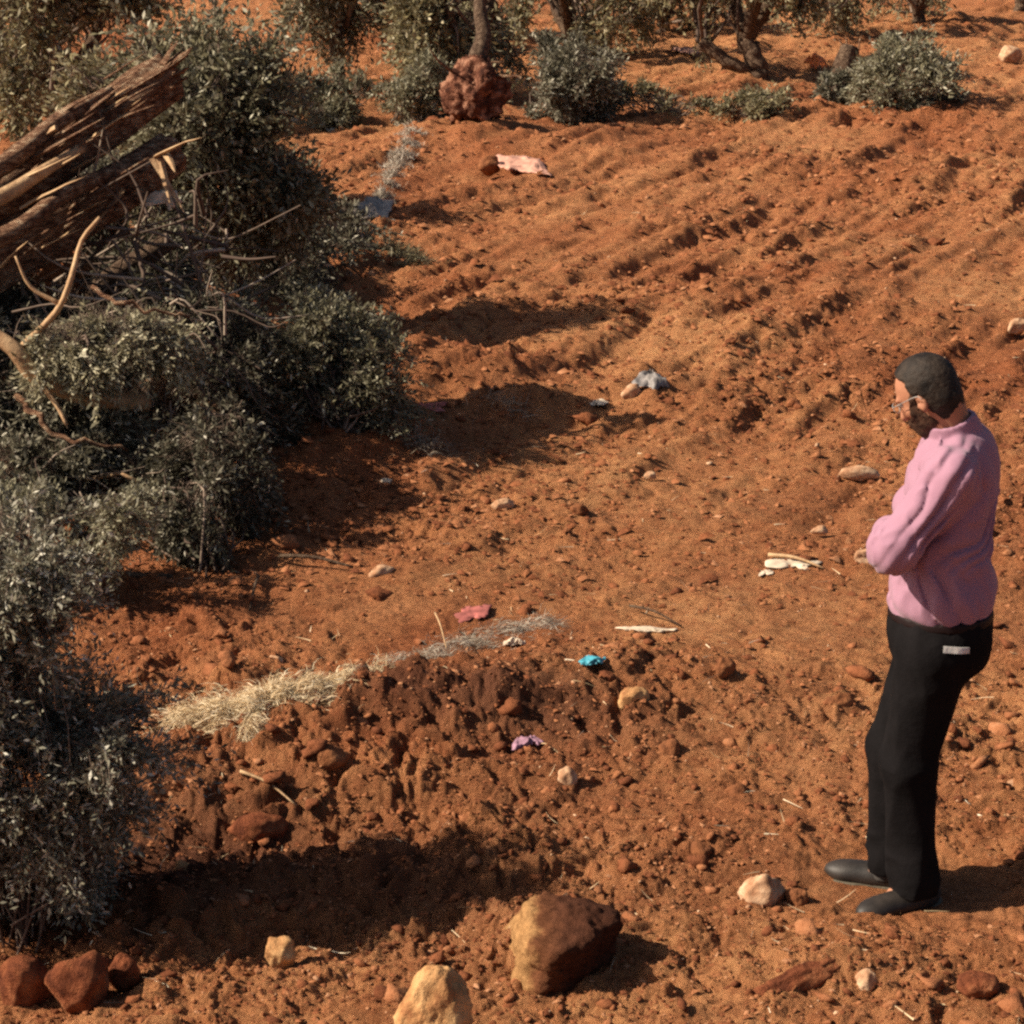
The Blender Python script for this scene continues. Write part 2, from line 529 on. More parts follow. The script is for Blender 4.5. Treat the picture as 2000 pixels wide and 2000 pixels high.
# ------------------------------------------------------------------ loose clods, pebbles, straw bits
def ico(sub):
    import bmesh
    bm = bmesh.new()
    bmesh.ops.create_icosphere(bm, subdivisions=sub, radius=1)
    V = np.array([v.co[:] for v in bm.verts]); F = np.array([[v.index for v in f.verts] for f in bm.faces])
    bm.free()
    return V, F
ICO = {s: ico(s) for s in (1, 2, 3, 4, 5)}
ICO[0] = (np.array([(1, 0, 0), (-.5, .87, 0), (-.5, -.87, 0), (.35, .2, .95), (-.4, -.1, .8)]) , np.array([(0, 1, 3), (1, 4, 3), (1, 2, 4), (2, 0, 4), (0, 3, 4)]))

def scatter_ground(n, y0, y1, power, wide, seed):
    g = np.random.default_rng(seed)
    # density falls off with distance as lumps that matter grow larger
    a, b = y0 ** (1 - power), y1 ** (1 - power)
    y = (a + (b - a) * g.random(n)) ** (1 / (1 - power))
    x = (g.random(n) * 2 - 1) * (wide * y + .4)
    return x, y, g

def clod_field(name, n, sub, y0, y1, smin, smax, label, cat, mat, seed, keep_rough=True, tone=(0, .8), flat=.7, y_power=1.4):
    x, y, g = scatter_ground(n, y0, y1, y_power, .30, seed)
    if keep_rough:
        ok = g.random(n) < np.clip(rough(x, y) ** 1.5 + .1, 0, 1)
        x, y = x[ok], y[ok]
    far = ((np.abs(x - 1.2) > .33) | (np.abs(y - 6.0) > .28))
    x, y = x[far], y[far]
    n = len(x)
    z = h_full(x, y)
    s = smin * (smax / smin) ** (g.random(n) ** 3.4) * (y / 6) ** .45
    D, F = ICO[sub]
    nv = len(D)
    # a few cutting planes and jitter make each one angular
    P = np.repeat(D[None], n, 0)
    rad = 1 + .5 * (vnoise3(D[None] * 1.9 + g.random((n, 1, 3)) * 50, 3)) + .3 * (vnoise3(D[None] * 4 + g.random((n, 1, 3)) * 50, 4))
    rad = rad * (1 + .55 * (g.random((n, nv)) - .5))
    P = P * rad[..., None]
    P *= (np.stack([1 + .5 * g.random(n), .8 + .4 * g.random(n), flat * (.7 + .5 * g.random(n))], -1))[:, None, :]
    a = g.random(n) * 6.28
    c, sn = np.cos(a), np.sin(a)
    Q = P.copy()
    Q[..., 0] = P[..., 0] * c[:, None] - P[..., 1] * sn[:, None]
    Q[..., 1] = P[..., 0] * sn[:, None] + P[..., 1] * c[:, None]
    tl = (g.random(n) - .5) * .8
    Q[..., 2] = P[..., 2] + Q[..., 0] * tl[:, None]
    Q *= s[:, None, None]
    Q[..., 0] += x[:, None]; Q[..., 1] += y[:, None]; Q[..., 2] += (z + s * .22 * flat)[:, None]
    FF = (F[None] + (np.arange(n) * nv)[:, None, None]).reshape(-1, 3)
    t = np.repeat(tone[0] + (tone[1] - tone[0]) * g.random(n) ** 1.5, nv)
    me = mesh_np(name, Q.reshape(-1, 3), FF, False, {'tone': t})
    o = link(name, me, M[mat])
    tag(o, label, cat, kind='stuff')
    return o
clod_field('soil_clods', 900, 2, 4.7, 20, .009, .038, 'broken reddish brown clods strewn over the bare ground', 'clods', 'clod', 101, y_power=1.6, tone=(0, .8))
clod_field('soil_lumps', 9000, 1, 4.7, 26, .004, .024, 'small lumps of soil strewn over the ground', 'soil lumps', 'clod', 104, y_power=1.5, tone=(0, .85))
clod_field('far_lumps', 42000, 0, 8.5, 36, .009, .028, 'rough lumps of turned soil covering the far half of the field', 'soil lumps', 'clod', 105, y_power=1.3, tone=(0, .9))
clod_field('soil_crumbs', 36000, 0, 4.7, 12, .005, .013, 'crumbs of red soil littering the ground between clods', 'soil crumbs', 'clod', 102, tone=(0, 1), y_power=1.7)
clod_field('pale_pebbles', 450, 1, 4.7, 34, .004, .012, 'small pale pebbles scattered over the red field', 'pebbles', 'palerock', 103, keep_rough=False, y_power=1.5)

def strands(name, P, D, Lr, wr, mat, seed, tone=(0, 1), segs=3, droop=.3, parent=None, curl=.25, seg_noise=True):
    """thin blades: bases P (n,3), directions D (n,3)"""
    g = np.random.default_rng(seed)
    n = len(P)
    Ln = Lr[0] + (Lr[1] - Lr[0]) * g.random(n)
    w = wr[0] + (wr[1] - wr[0]) * g.random(n)
    D = D / np.linalg.norm(D, axis=1, keepdims=True)
    side = np.cross(D, g.normal(size=(n, 3))); side /= np.linalg.norm(side, axis=1, keepdims=True)
    bend = np.cross(D, side) * (curl * g.normal(size=(n, 1))) + np.array([0, 0, -1.]) * droop
    Vs = []
    for k in range(segs + 1):
        t = k / segs
        c = P + D * (Ln * t)[:, None] + bend * (Ln * t * t)[:, None]
        ww = w * (1 - .75 * t)
        Vs += [c - side * ww[:, None], c + side * ww[:, None]]
    V = np.stack(Vs, 1)                                # n, 2(segs+1), 3
    nv = 2 * (segs + 1)
    f = np.array([[2 * k, 2 * k + 1, 2 * k + 3, 2 * k + 2] for k in range(segs)])
    F = (f[None] + (np.arange(n) * nv)[:, None, None]).reshape(-1, 4)
    t = np.repeat(tone[0] + (tone[1] - tone[0]) * g.random(n), nv)
    me = mesh_np(name, V.reshape(-1, 3), F, False, {'tone': t})
    return link(name, me, M[mat] if isinstance(mat, str) else mat, parent)

# straw and twig bits lying about
g = np.random.default_rng(7)
x, y, _ = scatter_ground(750, 4.7, 22, 1.5, .3, 8)
P = np.stack([x, y, h_full(x, y) + .006], -1)
D = np.stack([g.normal(size=len(x)), g.normal(size=len(x)), .12 * g.random(len(x))], -1)
o = strands('straw_bits', P, D, (.02, .09), (.0012, .0028), 'straw', 9, droop=.05)
tag(o, 'scattered bits of dry straw on the red soil', 'straw', kind='stuff')

# ------------------------------------------------------------------ tubes and wood
def tube_arrays(path, radii, segs=8, rough_=0.0, seed=0, cap=True):
    path = np.asarray(path, dtype=float)
    n = len(path)
    T = np.gradient(path, axis=0); T /= np.linalg.norm(T, axis=1, keepdims=True) + 1e-9
    up = np.array([0, 0, 1.]) if abs(T[0][2]) < .9 else np.array([1., 0, 0])
    V = []
    for i in range(n):
        a = np.cross(T[i], up); a /= np.linalg.norm(a) + 1e-9
        b = np.cross(a, T[i])
        up = b
        th = np.arange(segs) / segs * 2 * math.pi
        ring = path[i] + radii[i] * (np.cos(th)[:, None] * a + np.sin(th)[:, None] * b)
        V.append(ring)
    V = np.array(V)
    if rough_:
        # grooves that follow the grain
        L = np.cumsum(np.r_[0, np.linalg.norm(np.diff(path, axis=0), axis=1)])
        th = np.arange(segs) / segs * 2 * math.pi
        q = np.stack([np.cos(th)[None] * 2.3 + 0 * L[:, None], np.sin(th)[None] * 2.3 + 0 * L[:, None], L[:, None] * 1.6 + 0 * th[None]], -1)
        d = vnoise3(q + seed * 7.7, seed) * .6 + .4 * vnoise3(q * np.array([2.6, 2.6, 2.2]) + seed, seed + 1)
        cen = path[:, None, :]
        V = cen + (V - cen) * (1 + rough_ * d)[..., None]
    V = V.reshape(-1, 3)
    F = []
    for i in range(n - 1):
        for j in range(segs):
            k = (j + 1) % segs
            F.append((i * segs + j, i * segs + k, (i + 1) * segs + k, (i + 1) * segs + j))
    if cap:
        F.append(tuple(range(segs))[::-1])
        F.append(tuple((n - 1) * segs + j for j in range(segs)))
    return V, F

def spline(pts, n=12):
    pts = [np.array(p, dtype=float) for p in pts]
    P = [2 * pts[0] - pts[1]] + pts + [2 * pts[-1] - pts[-2]]
    out = []
    for i in range(1, len(P) - 2):
        m = max(2, n // (len(pts) - 1))
        for k in range(m):
            t = k / m
            out.append(.5 * ((2 * P[i]) + (-P[i - 1] + P[i + 1]) * t + (2 * P[i - 1] - 5 * P[i] + 4 * P[i + 1] - P[i + 2]) * t * t + (-P[i - 1] + 3 * P[i] - 3 * P[i + 1] + P[i + 2]) * t ** 3))
    out.append(P[-2])
    return np.array(out)

def limb(name, pts, r0, r1, mat, parent, segs=12, n=16, rough_=.25, seed=0, wob=0.0):
    p = spline(pts, n)
    if wob:
        g = np.random.default_rng(seed + 5)
        p[1:-1] += g.normal(size=p[1:-1].shape) * wob
    t = np.linspace(0, 1, len(p))
    V, F = tube_arrays(p, r0 + (r1 - r0) * t, segs, rough_, seed)
    mb = MB(); mb.add(V, F)
    off = parent.location if parent is not None else (0, 0, 0)
    return link(name, mb.mesh(name, True, off), M[mat], parent)

def splinter(name, p, d, L, w, mat, parent, seed=0):
    g = np.random.default_rng(seed)
    d = np.array(d, float); d /= np.linalg.norm(d)
    s = np.cross(d, [0, 0, 1.]); s /= np.linalg.norm(s) + 1e-9
    u = np.cross(s, d)
    p = np.array(p, float)
    V = []
    N_ = 6
    for k in range(N_ + 1):
        t = k / N_
        c = p + d * L * t + (s * math.sin(seed + t * 2) + u * math.cos(seed * 1.7 + t * 2.4)) * w * .35 * t + (s * g.normal() + u * g.normal()) * w * .05 + np.array([0, 0, -1]) * L * .04 * t * t
        ww = w * (1 - t) ** .6 + .002
        V += [c - s * ww, c + u * ww * .45, c + s * ww, c - u * ww * .4]
    F = []
    for k in range(N_):
        for j in range(4):
            jj = (j + 1) % 4
            F.append((4 * k + j, 4 * k + jj, 4 * k + 4 + jj, 4 * k + 4 + j))
    F += [(3, 2, 1, 0), (4 * N_, 4 * N_ + 1, 4 * N_ + 2, 4 * N_ + 3)]
    mb = MB(); mb.add(V, F)
    off = parent.location if parent is not None else (0, 0, 0)
    return link(name, mb.mesh(name, False, off), M[mat], parent)

# ------------------------------------------------------------------ foliage
def leaves_arrays(P, D, K, L, leaf, g, spread=.75, narrow=.19, tone_mu=.4, tone_sd=.22):
    """P, D: twig bases and directions (n,3); K leaves a twig; returns verts, quads, tone"""
    n = len(P)
    D = D / (np.linalg.norm(D, axis=1, keepdims=True) + 1e-9)
    t = (np.arange(K) + .5) / K
    Lt = L * (.6 + .8 * g.random(n))
    droop = np.array([0, 0, -1.]) * .25
    B = P[:, None, :] + D[:, None, :] * (Lt[:, None] * t[None])[..., None] + droop * ((Lt[:, None] * t[None] ** 2))[..., None]
    rnd = g.normal(size=(n, K, 3))
    side = np.cross(np.broadcast_to(D[:, None], (n, K, 3)), rnd); side /= np.linalg.norm(side, axis=-1, keepdims=True) + 1e-9
    d = D[:, None] * (1 - .35 * spread) + side * spread + g.normal(size=(n, K, 3)) * .15
    d /= np.linalg.norm(d, axis=-1, keepdims=True)
    nrm = np.cross(d, g.normal(size=(n, K, 3))); nrm /= np.linalg.norm(nrm, axis=-1, keepdims=True) + 1e-9
    ls = leaf * (.65 + .7 * g.random((n, K, 1)))
    w = ls * narrow
    mid = B + d * ls * .5 + np.cross(d, nrm) * ls * .06
    V = np.stack([B, mid - nrm * w, B + d * ls, mid + nrm * w], 2)
    F = np.arange(n * K * 4).reshape(-1, 4)
    tt = np.clip(tone_mu + tone_sd * g.normal(size=(n, 1)) * .7 + tone_sd * g.normal(size=(n, K)), 0, 1)
    tt = np.where(g.random((n, K)) < .05, 1, tt)
    return V.reshape(-1, 3), F, np.repeat(tt.reshape(-1), 4)

def lobes_points(lobes, n, g, noise_scale=2.2, thr=-.12, shell=.45):
    """points spread through a group of ellipsoids, with gaps"""
    vols = np.array([l[3] * l[4] * l[5] for l in lobes]); pr = vols ** .7; pr /= pr.sum()
    out, od = [], []
    tot = 0
    while tot < n:
        m = n * 2
        k = g.choice(len(lobes), m, p=pr)
        c = np.array([l[:3] for l in lobes])[k]; r = np.array([l[3:6] for l in lobes])[k]
        v = g.normal(size=(m, 3)); v /= np.linalg.norm(v, axis=1, keepdims=True)
        rad = (shell + (1 - shell) * g.random(m)) * (.74 + .34 * g.random(m) + .42 * g.random(m) ** 5)
        p = c + v * rad[:, None] * r
        ok = vnoise3(p * noise_scale + 31.7, 77) > thr
        out.append(p[ok]); od.append(v[ok]); tot += int(ok.sum())
    return np.concatenate(out)[:n], np.concatenate(od)[:n]

def foliage_and_twigs(root, lobes, base, n_twig, K, L, leaf, mat, seed, n_branch=40, br=.012, thr=-.12, shell=.45, up=.35, ns=2.2,
                      tone_mu=.4, twig_mat='twig', floor=True, narrow=.15, foliage_name='foliage', twig_shade=.4, tw_per=14, droop=.25):
    g = np.random.default_rng(seed)
    nsp = max(6, int(n_twig / tw_per))
    C0, Dv0 = lobes_points(lobes, nsp, g, ns, thr, .75)
    lc = np.array([l[:3] for l in lobes]); lr = np.array([l[3:6] for l in lobes])
    # each spray grows from inside a lobe towards its rim and bends over
    own = np.argmin(np.linalg.norm((C0[:, None] - lc[None]) / lr[None], axis=-1), axis=1)
    O = lc[own] + (C0 - lc[own]) * (.25 + .4 * g.random((nsp, 1)))
    E = C0 + g.normal(size=C0.shape) * .06 * lr.mean()
    E = E + (E - O) * (.25 * g.random((nsp, 1)) ** 2)
    E[:, 2] += up * .25 * lr.mean()
    dl = np.linalg.norm(E - O, axis=1)
    own2 = np.repeat(np.arange(nsp), tw_per)[:n_twig]
    tt = (.12 + .88 * g.random(len(own2)) ** .8)[:, None]
    sag = np.array([0, 0, -1.]) * droop * dl[own2][:, None]
    P = O[own2] + (E - O)[own2] * tt + sag * tt ** 2 + g.normal(size=(len(own2), 3)) * (.055 * dl[own2])[:, None]
    ax_ = (E - O)[own2] / (dl[own2][:, None] + 1e-6) + sag / (dl[own2][:, None] + 1e-6) * 2 * tt
    Dv = ax_ * 1.3
    segs_ = 5
    mb0 = MB()
    for q in range(nsp):
        ts = np.linspace(0, 1, segs_)[:, None]
        pth = O[q] + (E[q] - O[q]) * ts + np.array([0, 0, -1.]) * droop * dl[q] * ts ** 2
        V_, F_ = tube_arrays(pth, np.linspace(br * .55, br * .16, segs_), 3, 0, 0, False)
        mb0.add(V_, F_, float(g.random() ** 2 * .7))
    bo0 = link('shoots', mb0.mesh('shoots', True, np.array(root.location)), M[twig_mat], root); bo0['kind'] = 'stuff'
    if floor:
        hz = h_macro(P[:, 0], P[:, 1]) + .03
        P[:, 2] = np.maximum(P[:, 2], hz + .05 * g.random(len(P)))
    D = Dv * .8 + g.normal(size=P.shape) * .55 + np.array([0, 0, up * .6])
    V, F, T = leaves_arrays(P, D, K, L, leaf, g, tone_mu=tone_mu, narrow=narrow)
    off = np.array(root.location)
    fo = link(foliage_name, mesh_np(foliage_name, V - off, F, False, {'tone': T}), M[mat], root)
    fo['kind'] = 'stuff'
    # fine twigs as thin three-sided sticks
    sel = P; SD = D / np.linalg.norm(D, axis=1, keepdims=True)
    n = len(sel)
    a = np.cross(SD, g.normal(size=(n, 3))); a /= np.linalg.norm(a, axis=1, keepdims=True)
    b = np.cross(SD, a)
    w = max(.0013, leaf * .028)
    st, en = sel - SD * L * .6, sel + SD * L * .95 - np.array([0, 0, .22]) * L
    V = np.stack([st + a * w, st - a * w * .7 + b * w, st - a * w * .7 - b * w, en], 1)
    f = np.array([[0, 1, 3], [1, 2, 3], [2, 0, 3]])
    F = (f[None] + (np.arange(n) * 4)[:, None, None]).reshape(-1, 3)
    tw = link('twigs', mesh_np('twigs', V.reshape(-1, 3) - off, F, False, {'tone': np.repeat(g.random(n) * twig_shade * 2, 4)}), M[twig_mat], root)
    tw['kind'] = 'stuff'
    # branches from the base to the crown
    if n_branch:
        mb = MB()
        pick = g.choice(len(P), n_branch, replace=False)
        for q, i in enumerate(pick):
            e = P[i]; s = np.array(base[q % len(base)]); s = s + (e - s) * .45 * g.random() ** 2 + g.normal(size=3) * .04
            m1 = s * .6 + e * .4 + g.normal(size=3) * np.linalg.norm(e - s) * .10 + np.array([0, 0, .05]) * np.linalg.norm(e - s)
            m2 = s * .25 + e * .75 + g.normal(size=3) * np.linalg.norm(e - s) * .07
            p = spline([s, m1, m2, e], 9)
            V, Fb = tube_arrays(p, np.linspace(br, br * .22, len(p)), 5, 0, 0, False)
            mb.add(V, Fb, float(g.random() ** 2 * .7))
        bo = link('branches', mb.mesh('branches', True, off), M[twig_mat], root)
        bo['kind'] = 'stuff'
    return fo

def olive_tree(name, base, lobes, trunk_pts, r0, r1, label, cat, group, mat, seed, n_twig=900, K=9, L=.22, leaf=.11, n_branch=26, tone_mu=.45, ns=1.3, thr=-.1, shell=.35, narrow=.19):
    root = empty(name, base)
    tag(root, label, cat, group)
    for i, tp in enumerate(trunk_pts):
        limb('trunk' if i == 0 else 'limb', tp, r0 if i == 0 else r0 * .55, r1 if i == 0 else r1 * .6, 'bark', root, 12, 14, .3, seed + i, .01)
    tops = [tuple(tp[-1]) for tp in trunk_pts]
    foliage_and_twigs(root, lobes, tops, n_twig, K, L, leaf, mat, seed, n_branch, .03, thr, shell, .2, ns, tone_mu, floor=True, narrow=narrow, foliage_name='crown')
    return root

def standing(name, px, py, hh, cw, label, mat='leaf_warm', seed=1, crown_low=.55, trunk_r=.15, lean=(0, 0), n_twig=1300, two=False, tone=.45, depthw=None, ns=1.6, leaf=.085, K=9):
    """an olive tree whose foot is seen at px, py; hh total height, cw crown half width (metres)"""
    b = at(px, py); b.z -= .05
    g = np.random.default_rng(seed)
    x, y, z = b
    ch = (hh - crown_low) / 2
    cz = z + crown_low + ch
    lob = [(x + lean[0], y + lean[1], cz, cw * .8, cw * .8, ch)]
    for k in range(6):
        a = k / 6 * 6.28 + g.random()
        lob.append((x + lean[0] + math.cos(a) * cw * .55, y + lean[1] + math.sin(a) * cw * .55, cz + (g.random() - .6) * ch * .9, cw * .5, cw * .5, ch * .5))
    fork = (x + lean[0] * .6, y + lean[1] * .6, z + crown_low + .15)
    tps = [[(x, y, z), (x + lean[0] * .25 + .05, y, z + crown_low * .5), fork]]
    for k in range(3):
        a = k * 2.1 + g.random()
        tps.append([fork, (fork[0] + math.cos(a) * cw * .25, fork[1] + math.sin(a) * cw * .25, fork[2] + ch * .5), (fork[0] + math.cos(a) * cw * .5, fork[1] + math.sin(a) * cw * .5, fork[2] + ch)])
    if two:
        tps.append([(x + .05, y, z), (x - .35, y, z + crown_low * .6), (x - .75, y + .1, z + crown_low * 1.3)])
    return olive_tree(name, b, lob, tps, trunk_r, trunk_r * .7, label, 'tree', 'olive trees beyond the field', mat, seed, int(n_twig * .8), 8, .28, leaf, 30, tone + .08, ns, thr=.0)

# the orchard behind the field
standing('olive_tree', 1478, 150, 2.5, 1.35, 'olive tree with thick dark leaning trunk standing right of centre behind the field', 'leaf_warm', 201, .34, .17, (-.25, .1), two=True, n_twig=1700, tone=.4)
standing('olive_tree', 655, 175, 2.3, 1.0, 'olive tree on a thin dark trunk, left of the orange ground patch', 'leaf', 202, .5, .09, (.0, .1), n_twig=1500)
standing('olive_tree', 900, 200, 1.9, 1.0, 'grey green olive tree rising behind the red root ball', 'leaf_warm', 203, .12, .12, (.05, .1), n_twig=2300)
standing('olive_tree', 1115, 110, 2.0, 1.5, 'broad hazy olive tree behind and right of the root ball', 'leaf_warm', 204, .15, .13, (0, 0), n_twig=1700, tone=.35)
standing('olive_tree', 455, 600, 1.95, .62, 'small brownish olive tree standing just right of the torn trunk ends', 'leaf', 205, .05, .09, (-.05, 0), n_twig=4200, tone=.32, leaf=.055, ns=2.4)
standing('olive_tree', 320, 430, 1.6, .85, 'yellowish olive tree at upper left, behind the torn trunk', 'leaf_warm', 206, .0, .10, (0, 0), n_twig=3600, tone=.4, leaf=.065, ns=2)
standing('olive_tree', 120, 270, 2.5, 1.1, 'olive tree in the left corner above the torn trunk', 'leaf_warm', 207, .0, .13, (0, 0), n_twig=2400, tone=.35)
standing('olive_tree', -40, 170, 3.0, 1.5, 'shaded olive tree cut by the left edge of the picture at the top', 'leaf', 213, .0, .13, (0, 0), n_twig=1500)
standing('olive_tree', 1640, 66, 2.1, 1.0, 'small distant olive tree right of the thick leaning trunk', 'leaf_warm', 208, .1, .12, (0, 0), n_twig=1000)
standing('olive_tree', 1790, 40, 2.1, 1.6, 'distant olive tree above the rounded bush', 'leaf_warm', 209, .1, .13, (0, 0), n_twig=1000)
standing('olive_tree', 1990, 22, 2.4, 1.5, 'distant olive tree in the upper right corner', 'leaf_warm', 210, .5, .13, (0, 0), n_twig=700)
standing('olive_tree', 1295, 62, 2.1, 1.3, 'distant olive tree left of the thick leaning trunk', 'leaf_warm', 211, .05, .12, (0, 0), n_twig=1300, tone=.35)
standing('olive_tree', 790, 85, 2.2, 1.5, 'distant olive tree behind the orange ground patch', 'leaf_warm', 212, .2, .12, (0, 0), n_twig=1500, tone=.3)

# bushes: foot pixel, width and height in photograph pixels
def bush(name, px, py, wpx, hpx, label, cat, mat, seed, n_twig=700, K=9, leaf=.06, L=.14, lob_n=5, tone=.4, thr=-.1, n_branch=40, group=None, depth=1.0, shell=.35, ns=2.5, br=.01, up=.35, twig_shade=.4, flat=False):
    b = at(px, py)
    s = ppm(b)
    w, h = wpx / s / 2, hpx / s
    g = np.random.default_rng(seed)
    root = empty(name, b)
    tag(root, label, cat, group)
    cx, cy, cz = b
    cy += w * depth * .5
    lob = [(cx, cy, cz + h * .30, w * .8, w * .75 * depth, h * .38)]
    for k in range(lob_n):
        a = k / lob_n * 6.28 + g.random() * .8
        lob.append((cx + math.cos(a) * w * .5, cy + math.sin(a) * w * .5 * depth, cz + h * (.12 + .55 * g.random() ** 1.3), w * (.35 + .25 * g.random()), w * .48 * depth, h * (.22 + .2 * g.random())))
    foliage_and_twigs(root, lob, [(cx, cy, cz - .02), (cx + w * .3, cy, cz), (cx - w * .3, cy, cz)], n_twig, K, L, leaf, mat, seed, n_branch, br, thr, shell, up, ns, tone, twig_shade=twig_shade)
    return root

bush('olive_bush', 1780, 205, 250, 185, 'rounded grey green olive bush at upper right, the only one beside a dark stump', 'bush', 'leaf', 221, 1500, 10, .065, .2, tone=.6)
bush('low_bush', 1470, 232, 130, 60, 'low dusty green shrub on the field edge below the leaning olive trunk', 'bush', 'leaf_warm', 222, 420, 9, .055, .16, tone=.5)
bush('low_bush', 1300, 232, 200, 50, 'low brown scrub left of the low green shrub on the field edge', 'bush', 'leaf_warm', 223, 260, 8, .055, .16, tone=.2)
bush('olive_bush', 1095, 240, 260, 190, 'dark green bush right of the red root ball', 'bush', 'leaf_dark', 224, 2200, 10, .06, .18, tone=.5)
bush('olive_bush', 650, 250, 190, 110, 'low grey green bush on the field edge below the orange patch', 'bush', 'leaf', 225, 1100, 9, .06, .17, tone=.45)
bush('olive_bush', 800, 245, 130, 150, 'pale green bush touching the left side of the root ball', 'bush', 'leaf', 226, 1000, 9, .06, .17, tone=.55)
bush('low_bush', 1640, 195, 90, 90, 'dark low bush at the foot of the stump at upper right', 'bush', 'leaf_dark', 227, 400, 8, .06, .14, tone=.3)

# red root ball of an overturned tree, with roots
def rock_mesh(sx, sy, sz, seed, sub=4, planes=14, ang=.55, noise=.12, nscale=2.2, fine=.04):
    g = np.random.default_rng(seed)
    D, F = ICO[sub]
    N_ = g.normal(size=(planes, 3)); N_ /= np.linalg.norm(N_, axis=1, keepdims=True)
    d = .72 + .3 * g.random(planes)
    dots = D @ N_.T
    rr = np.where(dots > .05, d[None] / np.maximum(dots, .05), 9)
    r = np.minimum(rr.min(1), 1.15)
    r = ang * r + (1 - ang)
    r = r * (1 + noise * vnoise3(D * nscale + seed, seed) + fine * vnoise3(D * nscale * 4 + seed, seed + 1) + fine * .5 * vnoise3(D * nscale * 10 + seed, seed + 2))
    return D * r[:, None] * np.array([sx, sy, sz]), F

ROCKN = [0]
def rock(name, px, py, wpx, hpx, mat, seed, label, cat='rock', group=None, sink=.2, rot=0, tilt=0, depth=1.0, sub=4, ang=.7, noise=.12, fine=.04, parts=None):
    b = at(px, py)
    s = ppm(b)
    w, h = wpx / s / 2, hpx / s / 2
    V, F = rock_mesh(w, w * depth, h * (1 + sink * .5), seed, sub, 14, ang, noise, fine=fine)
    me = mesh_np(name, V, F, fine < .05 and sub > 3)
    o = link(name, me, M[mat])
    o.location = (b.x, b.y + w * depth * .5, float(h_macro(b.x, b.y)) + h * (1 - sink))
    o.rotation_euler = (0, R(tilt), R(rot))
    tag(o, label, cat, group)
    return o

rb = at(925, 248)
root = empty('root_ball', rb)
tag(root, 'reddish earth covered root ball of an overturned tree at the field edge', 'root ball')
sS = ppm(rb)
V, F = rock_mesh(58 / sS, 50 / sS, 68 / sS, 5, 5, 10, .4, .30, 2.6, .13)
me = mesh_np('earth', V + np.array([0, .2, 46 / sS]), F, True)
link('earth', me, M['root'], root)
g = np.random.default_rng(4)
for k in range(3):
    a = g.random() * 6.28; el = g.random() * .5
    d = np.array([math.cos(a) * math.cos(el), math.sin(a) * math.cos(el), math.sin(el)])
    c = np.array([rb.x, rb.y + .2, rb.z + 72 / sS])
    limb('root', [c + d * .25, c + d * .45 + g.normal(size=3) * .03, c + d * (.5 + .15 * g.random()) + g.normal(size=3) * .06], .022, .006, 'wood', root, 6, 8, .1, k)
limb('trunk', [(rb.x, rb.y + .25, rb.z + .5), (rb.x + .10, rb.y + .45, rb.z + .8), (rb.x + .06, rb.y + .6, rb.z + 1.1), (rb.x + .22, rb.y + .8, rb.z + 1.5)], .10, .05, 'bark', root, 10, 10, .2, 3)

st = at(1660, 178)
root = empty('tree_stump', st)
tag(root, 'dark broken tree stump beside the rounded bush at upper right', 'stump')
limb('trunk', [(st.x, st.y, st.z - .05), (st.x - .08, st.y, st.z + .25), (st.x - .02, st.y + .05, st.z + .55)], .2, .12, 'bark', root, 12, 8, .4, 9)
for k in range(4):
    splinter('splinter', (st.x - .08 + .05 * k, st.y, st.z + .45), (.2 * (k - 2), 0, 1), .25, .04, 'wood', root, k)

# ------------------------------------------------------------------ heap of uprooted trees on the left
def pt(px, py, Y):
    return np.array(over(px, py, Y))

def heap_tree(name, loc, label):
    root = empty(name, loc)
    tag(root, label, 'uprooted tree', 'uprooted olive trees heaped on the left')
    return root

# upper torn trunk
Y1 = 11.2
root = heap_tree('uprooted_tree', Vector(pt(-60, 420, Y1)), 'uppermost torn trunk on the heap, its jagged red end pointing up right')
limb('trunk', [pt(-220, 500, Y1 - 1.0), pt(-60, 420, Y1 - .7), pt(120, 285, Y1 - .3), pt(250, 200, Y1 + .1), pt(325, 152, Y1 + .3)], .165, .125, 'wood', root, 56, 70, .26, 21)
limb('limb', [pt(-200, 400, Y1 - 1.1), pt(0, 325, Y1 - .8), pt(110, 240, Y1 - .5), pt(215, 180, Y1 - .1)], .06, .03, 'wood', root, 14, 18, .4, 22)
limb('limb', [pt(-200, 470, Y1 - 1.2), pt(0, 385, Y1 - .9), pt(90, 330, Y1 - .75), pt(160, 290, Y1 - .5)], .05, .02, 'palewood', root, 10, 14, .3, 23)
g = np.random.default_rng(31)
ax = pt(325, 150, Y1) - pt(120, 290, Y1); ax /= np.linalg.norm(ax)
for k in range(26):
    t = g.random()
    p = pt(20 + 210 * t, 365 - 165 * t, Y1 - .75 + .8 * t) + np.array([g.normal() * .03, -.12, g.normal() * .08])
    splinter('splinter', p, ax + g.normal(size=3) * .08, .15 + .3 * g.random(), .010 + .018 * g.random(), ('palewood', 'wood', 'wood')[k % 3], root, 300 + k)
for k in range(9):
    p = pt(322, 150, Y1) + g.normal(size=3) * .05
    splinter('splinter', p, ax + g.normal(size=3) * .25 + np.array([0, 0, .1]), .08 + .10 * g.random(), .035, 'wood', root, 340 + k)
splinter('splinter', pt(110, 250, Y1 - .6), -ax + np.array([0, 0, .1]), .6, .035, 'palewood', root, 360)

